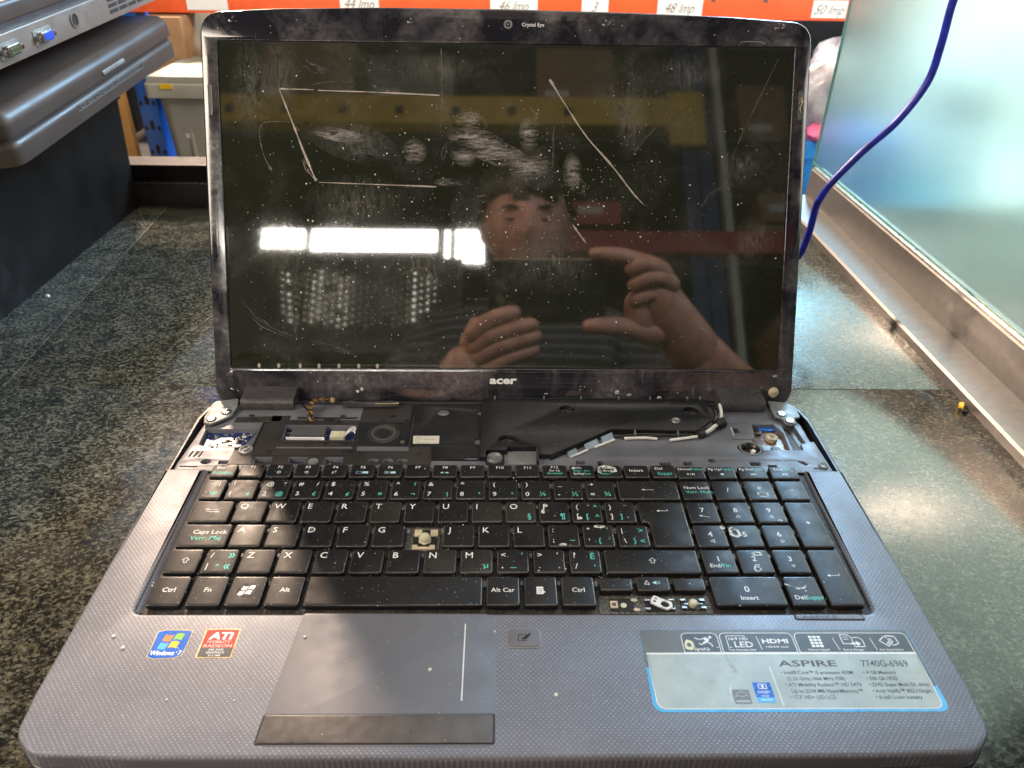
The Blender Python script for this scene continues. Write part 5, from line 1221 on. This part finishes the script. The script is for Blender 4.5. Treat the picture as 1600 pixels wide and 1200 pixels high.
# ================================================================== SHELVING BEHIND
rk = empty('orange_storage_rack', (0, 1500, -900), 'tall blue storage rack with an orange beam behind the counter', 'storage rack')
b = B(); b.prism([(-1300, 0), (690, 0), (690, 50), (-1300, 50)], 1040, 1090, 'beam_orange', 3)
for i in range(-8, 7): b.box(i*102-4, i*102+4, -.6, .2, 1071, 1079, 'grey')
b.build('orange_beam', rk)
def upright(x, y, parent, w=40, h0=0, h1=1500, slots=True):
    q = B(); q.box(x-w/2, x+w/2, y, y+60, h0, h1, 'upright')
    if slots:
        for k in range(int((h1-h0)/50)):
            zz = h0+25+k*50
            q.prism(rrect(-4, -9, 4, 9, 3), 0, .6, 'black', 0, xf=Matrix.Translation((x, y, zz)) @ Matrix(((1, 0, 0, 0), (0, 0, -1, 0), (0, 1, 0, 0), (0, 0, 0, 1))))
            for s_ in (-13, 13): q.prism(rrect(-3, -4, 3, 4, 1), 0, .6, 'black', 0, xf=Matrix.Translation((x+s_, y, zz-6)) @ Matrix(((1, 0, 0, 0), (0, 0, -1, 0), (0, 1, 0, 0), (0, 0, 0, 1))))
    return q.build('upright', parent)
upright(-736, 4, rk, 38); upright(-700, 260, rk, 40, slots=False); upright(-1180, 4, rk)
b = B(); b.box(-900, 690, 300, 1100, 1094, 1104, 'darkshelf'); b.box(-900, 690, 60, 1100, 730, 740, 'darkshelf'); b.box(-1300, 2600, 1150, 1170, 0, 1600, 'darkshelf'); b.build('shelf_board', rk)
for i, (x0, x1, t) in enumerate(((-317, -242, '44 lmp'), (-26, 66, '46 lmp'), (152, 204, '3'), (300, 388, '48 lmp'), (604, 672, '50 lmp'), (-613, -534, ''))):
    q = B(); XF = Matrix.Translation((0, -1, 1042)) @ Matrix(((1, 0, 0, 0), (0, 0, -1, 0), (0, 1, 0, 0), (0, 0, 0, 1)))
    q.rect(x0, 3, x1, 34, 0, 'white', xf=XF)
    if t: q.text(t, (x0+x1)/2, 9, 25, .4, 'grey', 'C', sx=.85, shear=.5, bold=-.01, xf=XF)
    o = q.build('beam_label', rk)
# timber post and things on the shelf
b = B(); b.box(-786, -752, 1440, 1456, -900, 60, 'timber'); tag(b.build('timber_board'), 'upright orange brown timber board beside the blue rack post', 'board')
b = B(); b.box(-690, -618, 1460, 1640, 30, 136, 'cardboard'); tag(b.build('cardboard_box'), 'brown cardboard box above the grey tote', 'box')
b = B(); b.box(-560, -500, 1430, 1600, 70, 110, 'grey'); tag(b.build('flat_box'), 'dark grey flat box lying on the grey tote', 'box')
tt = empty('storage_tote', (-480, 1300, -150), 'grey plastic storage tote with flip lid, left of the open laptop', 'tote')
b = B(); taper_box(b, -130, 160, 0, 240, -40, 178, 12, 'tote', 12)
for x in (-96, -40, 20, 80, 130): b.box(x, x+5, -9, 0, -30, 165, 'tote')
b.build('tote_body', tt)
b = B(); b.prism(rrect(-158, -18, 178, 262, 10), 176, 202, 'tote', 5); b.box(-128, -106, -19, -17.4, 192, 200, 'yellow_p'); b.build('tote_lid', tt)
b = B(); b.box(-150, 40, -16, 190, 202, 212, 'tote'); b.build('lid_flap', tt)
b = B(); b.box(-104, -90, -8.4, -7.4, 104, 118, 'paper'); b.build('tote_label', tt)
# right side things
bb_ = empty('blue_bin', (690, 1400, -250), 'bright blue plastic bin between the open laptop and the glass', 'bin')
b = B(); taper_box(b, -100, 120, 0, 200, 0, 150, 10, 'bluebin', 10); b.build('bin_body', bb_)
b = B(); b.prism(rrect(-114, -14, 132, 212, 12), 150, 186, 'bluebin', 4); b.build('bin_rim', bb_)
def bag(cx, cy, cz, rx, ry, rz, mt, label, cat, name):
    me_v = []; me_f = []; n, mrow = 18, 12
    for j in range(mrow+1):
        for i in range(n):
            a, e = 2*math.pi*i/n, math.pi*(j/mrow-.5); k = 1+.14*math.sin(a*5+j*1.3)+.1*random.uniform(-1, 1)
            me_v.append((cx+rx*math.cos(a)*math.cos(e)*k, cy+ry*math.sin(a)*math.cos(e)*k, cz+rz*math.sin(e)*(1+.1*math.sin(a*3))))
    for j in range(mrow):
        for i in range(n): me_f.append((j*n+i, j*n+(i+1) % n, (j+1)*n+(i+1) % n, (j+1)*n+i))
    q = B(); q.add(me_v, me_f, mt); tag(q.build(name, angle=60), label, cat)
bag(650, 1440, 20, 64, 60, 92, 'bag', 'crumpled pale plastic bag standing in the blue bin', 'bag', 'plastic_bag')
bag(640, 1400, -52, 36, 30, 22, 'pink', 'pink bundle in the blue bin under the pale bag', 'bundle', 'pink_bundle')
b = B(); b.prism(rrect(306, 822, 356, 850, 2), 0, 40, 'tote', 2); b.box(330, 345, 818, 821.5, 4, 30, 'yellow_p')
tag(b.build('plastic_block'), 'pale plastic block with a yellow tag behind the end of the rail', 'block')

# ================================================================== BEHIND THE CAMERA (seen mirrored in the screen)
fr = empty('yellow_storage_rack', (0, -1500, -900), 'storage rack with yellow and red beams, seen mirrored in the laptop screen', 'storage rack')
b = B(); b.box(-1250, 620, -10, 50, 2455, 2570, 'ochre')
for i in range(-6, 4): b.box(i*200+20, i*200+50, 50, 51, 2490, 2525, 'black')
b.box(590, 720, 40, 60, 2370, 2590, 'ochre')
b.build('yellow_beam', fr)
b = B(); b.box(-1300, 1500, -10, 50, 1955, 2035, 'beam_red'); b.build('red_beam', fr)
for x, mt_ in ((668, 'navy'), (726, 'navy')):
    b = B(); b.box(x-26, x+24, -40, 20, 0, 3200, mt_); b.build('upright', fr)
b = B(); b.box(768, 792, 0, 40, 0, 3200, 'tote'); b.build('pale_post', fr)
b = B(); b.box(-1600, 1900, -900, -880, 0, 3600, 'darkshelf'); b.build('back_panel', fr)
b = B(); b.box(-1600, 1900, -880, -20, 1940, 1952, 'darkshelf'); b.build('shelf_board', fr)
b = B(); b.box(-1600, 1900, -880, -20, 2440, 2452, 'darkshelf'); b.build('shelf_board', fr)
for i, (x0, x1, z0, z1, mt_, lab) in enumerate(((880, 1060, 2460, 2700, 'carton', 'tall brown carton mirrored near the right side of the screen'), (1080, 1300, 2460, 2560, 'carton', 'low brown carton with a pale label, mirrored at the right edge of the screen'),
        (900, 1280, 1960, 2110, 'carton', 'wide brown carton over the red beam, mirrored at right'), (920, 1300, 2125, 2240, 'carton', 'brown carton stacked on the wide carton, mirrored at right'),
        (940, 1300, 1600, 1760, 'cardboard', 'orange brown carton below the red beam, mirrored at lower right'), (240, 420, 2110, 2200, 'beam_red', 'small red carton mirrored beside the blue posts'),
        (-900, -560, 2600, 2900, 'carton', 'carton above the yellow beam mirrored at upper left'), (-500, -180, 2600, 2820, 'dullgrey', 'grey carton above the yellow beam mirrored near the top'), (130, 420, 2600, 2860, 'carton', 'carton above the yellow beam mirrored at top right of middle'))):
    b = B(); b.box(x0, x1, -1800, -1540, z0-900, z1-900, mt_); b.box(x0+30, x0+120, -1540, -1539, z0-860, z0-830, 'tote')
    tag(b.build('carton'), lab, 'carton', 'cartons on the rack behind the photographer')
# lit strip of ceiling fittings between the beams
fit = empty('strip_light', (0, -1430, 1090), 'row of bright rectangular lamps mirrored as a white bar in the screen', 'lamp')
for x0, x1, z0, z1 in ((-1000, -935, -36, 30), (-793, -655, -35, 30), (-630, -215, -44, 30), (-188, -172, -84, 30), (-152, -60, -84, 30)):
    q = B(); q.box(x0, x1, -10, 0, z0, z1, 'tube'); q.build('diffuser', fit)
q = B(); q.box(-1020, -50, -30, -12, -95, 40, 'darkshelf'); q.build('lamp_housing', fit)
# perforated panel with points of light
pf = empty('perforated_panel', (-500, -1300, 700), 'dark perforated panel whose holes show as rows of pale dots in the screen', 'panel')
b = B(); b.box(-330, 380, -6, 0, -60, 252, 'darkshelf'); b.build('panel_sheet', pf)
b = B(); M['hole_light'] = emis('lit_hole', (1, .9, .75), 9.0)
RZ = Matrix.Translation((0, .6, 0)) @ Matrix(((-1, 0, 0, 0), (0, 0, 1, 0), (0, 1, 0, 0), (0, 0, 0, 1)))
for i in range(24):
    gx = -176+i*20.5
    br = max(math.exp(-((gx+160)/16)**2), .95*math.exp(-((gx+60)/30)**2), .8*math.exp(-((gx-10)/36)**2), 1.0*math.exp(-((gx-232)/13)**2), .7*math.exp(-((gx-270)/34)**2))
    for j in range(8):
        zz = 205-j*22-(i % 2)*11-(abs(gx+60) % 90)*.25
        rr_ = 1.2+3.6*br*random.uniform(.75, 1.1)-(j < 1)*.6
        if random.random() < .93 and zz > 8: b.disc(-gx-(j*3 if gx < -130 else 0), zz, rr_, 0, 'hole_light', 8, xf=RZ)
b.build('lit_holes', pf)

# phone held at the camera
ph = empty('phone', tuple(CAM), 'black phone held up in both hands by the person', 'phone')
PX = Matrix.Identity(4)
for i in range(3): PX[i][0] = R2[i]; PX[i][1] = U2[i]; PX[i][2] = Fv[i]
b = B(); b.prism(rrect(-17, -55, 148, 33, 12, 6), -14, -5, 'phone', 2.5, xf=PX); b.prism(rrect(-8, 31.6, 140, 33.9, 1), -12, -4.6, 'gold', .3, xf=PX); b.build('phone_body', ph)
b = B(); b.lathe(0, 0, [(7, -5), (7, -3.8), (5.5, -3.6), (4, -4.2), (.01, -4.2)], 'nickel', 20, xf=PX); b.lathe(0, -22, [(7, -5), (7, -3.8), (5.5, -3.6), (4, -4.2), (.01, -4.2)], 'nickel', 20, xf=PX); b.build('lens_ring', ph)

# the person: one skinned body
def skin(chains, name, mat_, sub=2, heads=()):
    parts = []
    for ch_ in chains:
        me = bpy.data.meshes.new('c'); vs = []; es = []; rs = []; idx = {}
        for path in ch_:
            prev = None
            for (x, y, z_, r) in path:
                k = (x, y, z_)
                if k not in idx: idx[k] = len(vs); vs.append(Vector(k)*S); rs.append(r*S)
                i = idx[k]
                if prev is not None: es.append((prev, i))
                prev = i
        me.from_pydata(vs, es, []); o = bpy.data.objects.new('c', me); C.objects.link(o)
        o.modifiers.new('s', 'SKIN'); 
        for i, sv in enumerate(me.skin_vertices[0].data): sv.radius = (rs[i], rs[i]); sv.use_root = (i == 0)
        sb_ = o.modifiers.new('u', 'SUBSURF'); sb_.levels = sub; sb_.render_levels = sub
        dg = bpy.context.evaluated_depsgraph_get(); ev = o.evaluated_get(dg); e = ev.to_mesh()
        parts.append(([tuple(v.co/S) for v in e.vertices], [tuple(p.vertices) for p in e.polygons])); ev.to_mesh_clear(); bpy.data.objects.remove(o)
    q = B()
    for v_, f_ in parts: q.add(v_, f_, mat_)
    for v_, f_ in heads: q.add(v_, f_, mat_)
    return q.build(name, angle=180)
def head_mesh(cx, cy, cz, pitch):
    bm = bmesh.new(); bmesh.ops.create_icosphere(bm, subdivisions=4, radius=1)
    R_ = Matrix.Rotation(pitch, 3, 'X'); vs = []
    for v in bm.verts:
        x, y, z_ = v.co                      # +y = face direction
        k = Vector((x*76, y*92, z_*112))
        if z_ < -.1: k.x *= 1-.28*(-z_-.1); k.y *= 1-.05*(-z_)
        if y > .5:
            k.y += 16*math.exp(-((x*76)**2/90+((z_*112)+12)**2/260))+5*math.exp(-((x*76)**2/60+((z_*112)-12)**2/500))      # nose
            for s_ in (-1, 1): k.y -= 8*math.exp(-(((x*76)-s_*30)**2/160+((z_*112)-12)**2/110))   # eye sockets
            for s_ in (-1, 1): k.y += 3.4*math.exp(-(((x*76)-s_*30)**2/70+((z_*112)-11)**2/35))
            k.y += 4*math.exp(-((x*76)**2/420+((z_*112)+46)**2/22))+4*math.exp(-((x*76)**2/380+((z_*112)+56)**2/26))-3*math.exp(-((x*76)**2/500+((z_*112)+51)**2/8))
            k.y += 4*math.exp(-((x*76)**2/1200+((z_*112)-28)**2/60))+6*math.exp(-((x*76)**2/300+((z_*112)+84)**2/160))
        if abs(x) > .86 and abs(z_+.02) < .26 and abs(y+.05) < .2: k.x += math.copysign(11, x); k.y -= 6
        vs.append(tuple(R_ @ k + Vector((cx, cy, cz))))
    fs = [tuple(v.index for v in f.verts) for f in bm.faces]; bm.free(); return vs, fs
hx, hy_, hz = 42, -395, 560
body = [[[(42, -440, 60, 128), (42, -445, 200, 132), (42, -450, 330, 118), (42, -440, 420, 62), (42, -425, 470, 52), (42, -410, 520, 50)],
         [(42, -450, 330, 118), (190, -455, 345, 66), (340, -440, 240, 56), (409, -324, 189, 52), (312, -250, 238, 46), (256, -197, 279, 42)],
         [(42, -450, 330, 118), (-106, -455, 345, 66), (-210, -440, 190, 52), (-146, -362, 103, 44), (-80, -256, 179, 40)],
         [(42, -440, 60, 128), (120, -440, -60, 86), (125, -430, -420, 60), (125, -440, -840, 42), (125, -360, -880, 34)],
         [(42, -440, 60, 128), (-36, -440, -60, 86), (-42, -430, -420, 60), (-42, -440, -840, 42), (-42, -360, -880, 34)]]]
def fing(pts, r0, r1):
    n = len(pts); return [[(*p, r0+(r1-r0)*i/(n-1)) for i, p in enumerate(pts)]]
body += [[[(198, -130, 340, 26), (220, -158, 312, 37), (256, -197, 279, 42), (312, -250, 238, 46)]],
        [[(216, -131, 341, 17), (198, -116, 349, 14.5), (173, -106, 352, 11.5), (155, -103, 355, 12.5), (133, -103, 356, 10.5), (114, -103, 358, 9)]],
        [[(231, -138, 333, 17), (215, -116, 341, 15), (196, -105, 345, 12.5), (181, -106, 341, 13), (165, -116, 334, 10)]],
        [[(241, -146, 322, 17), (224, -122, 329, 15), (203, -112, 330, 12.5), (187, -119, 323, 12.5), (170, -129, 316, 10)]],
        [[(236, -160, 306, 16), (218, -138, 312, 13), (200, -130, 310, 11), (186, -134, 304, 11), (174, -142, 300, 8.5)]],
        [[(237, -185, 275, 28), (203, -177, 271, 20), (174, -163, 273, 14), (155, -159, 274, 15), (133, -156, 273, 12.5), (109, -156, 271, 9.5)]],
        [[(191, -141, 324, 22), (188, -162, 294, 22), (210, -190, 266, 26)]],
        [[(-43, -184, 248, 28), (-58, -208, 223, 36), (-80, -256, 179, 40), (-146, -362, 103, 42)]],
        [[(-47, -177, 255, 17), (-37, -160, 268, 15.5), (-21, -150, 275, 13), (-7, -145, 280, 14), (11, -142, 285, 12), (26, -143, 289, 9.5)]],
        [[(-43, -186, 242, 17), (-30, -168, 253, 15.5), (-10, -157, 260, 13.5), (8, -153, 264, 14.5), (32, -151, 270, 12.5), (51, -153, 274, 10)]],
        [[(-43, -195, 228, 16), (-27, -177, 238, 15), (-5, -167, 245, 13.5), (15, -162, 250, 14), (37, -160, 256, 12), (56, -161, 262, 9.5)]],
        [[(-41, -207, 213, 15), (-21, -189, 221, 14), (0, -180, 229, 12.5), (20, -174, 235, 13), (38, -172, 240, 11), (53, -172, 246, 8.5)]],
        [[(-56, -205, 250, 16), (-44, -200, 276, 14), (-34, -188, 298, 11)]]]
pe = skin(body, 'person', 'skin', 2, [head_mesh(hx, hy_, hz, -.45)])
tag(pe, 'person in a striped dark shirt holding up a phone, mirrored in the laptop screen', 'person')
# hair cap
bm = bmesh.new(); bmesh.ops.create_icosphere(bm, subdivisions=4, radius=1); R_ = Matrix.Rotation(-.45, 3, 'X'); keep = {}; vs = []
for v in bm.verts:
    x, y, z_ = v.co; n_ = 1.02+.07*math.sin(x*17+y*9)+.06*math.sin(z_*21+x*5)+.03*math.sin(x*41+z_*33)
    vs.append(tuple(R_ @ Vector((x*88*n_, y*103*n_-4, z_*126*n_+6)) + Vector((hx, hy_, hz))))
fs = [tuple(v.index for v in f.verts) for f in bm.faces if not (f.calc_center_median().y > .25 and f.calc_center_median().z < .34+.06*math.sin(f.calc_center_median().x*9)) and f.calc_center_median().z > -.55 and not (abs(f.calc_center_median().x) > .8 and f.calc_center_median().z < 0)]
bm.free(); b = B(); b.add(vs, fs, 'hair'); b.build('hair', pe, angle=180)
Rf = Matrix.Translation((hx, hy_, hz)) @ Matrix.Rotation(-.45, 4, 'X')
for s_ in (-1, 1):
    b = B(); b.tube([(s_*45, 80, 27), (s_*32, 87, 30), (s_*17, 90, 27)], [1.6, 3.0, 2.2], 'hair', 8, xf=Rf); b.build('eyebrow', pe)
    b = B(); b.tube([(s_*40, 80, 9), (s_*30, 85.5, 7), (s_*20, 83, 9)], [1, 1.7, 1], 'hair', 8, xf=Rf); b.build('eyelash', pe)
sh = skin([[[(42, -440, -20, 140), (42, -440, 60, 143), (42, -445, 200, 146), (42, -450, 330, 130), (42, -444, 405, 78)],
            [(42, -450, 330, 130), (190, -455, 345, 80), (320, -445, 255, 68)], [(42, -450, 330, 130), (-106, -455, 345, 80), (-205, -440, 205, 62)]]], 'shirt', 'stripes', 2)
sh.parent = pe
tr = skin([[[(42, -440, 20, 136), (120, -440, -70, 98), (125, -430, -420, 74), (125, -440, -830, 62)], [(42, -440, 20, 136), (-36, -440, -70, 98), (-42, -430, -420, 74), (-42, -440, -830, 62)]]], 'trousers', 'trousers', 2)
tr.parent = pe
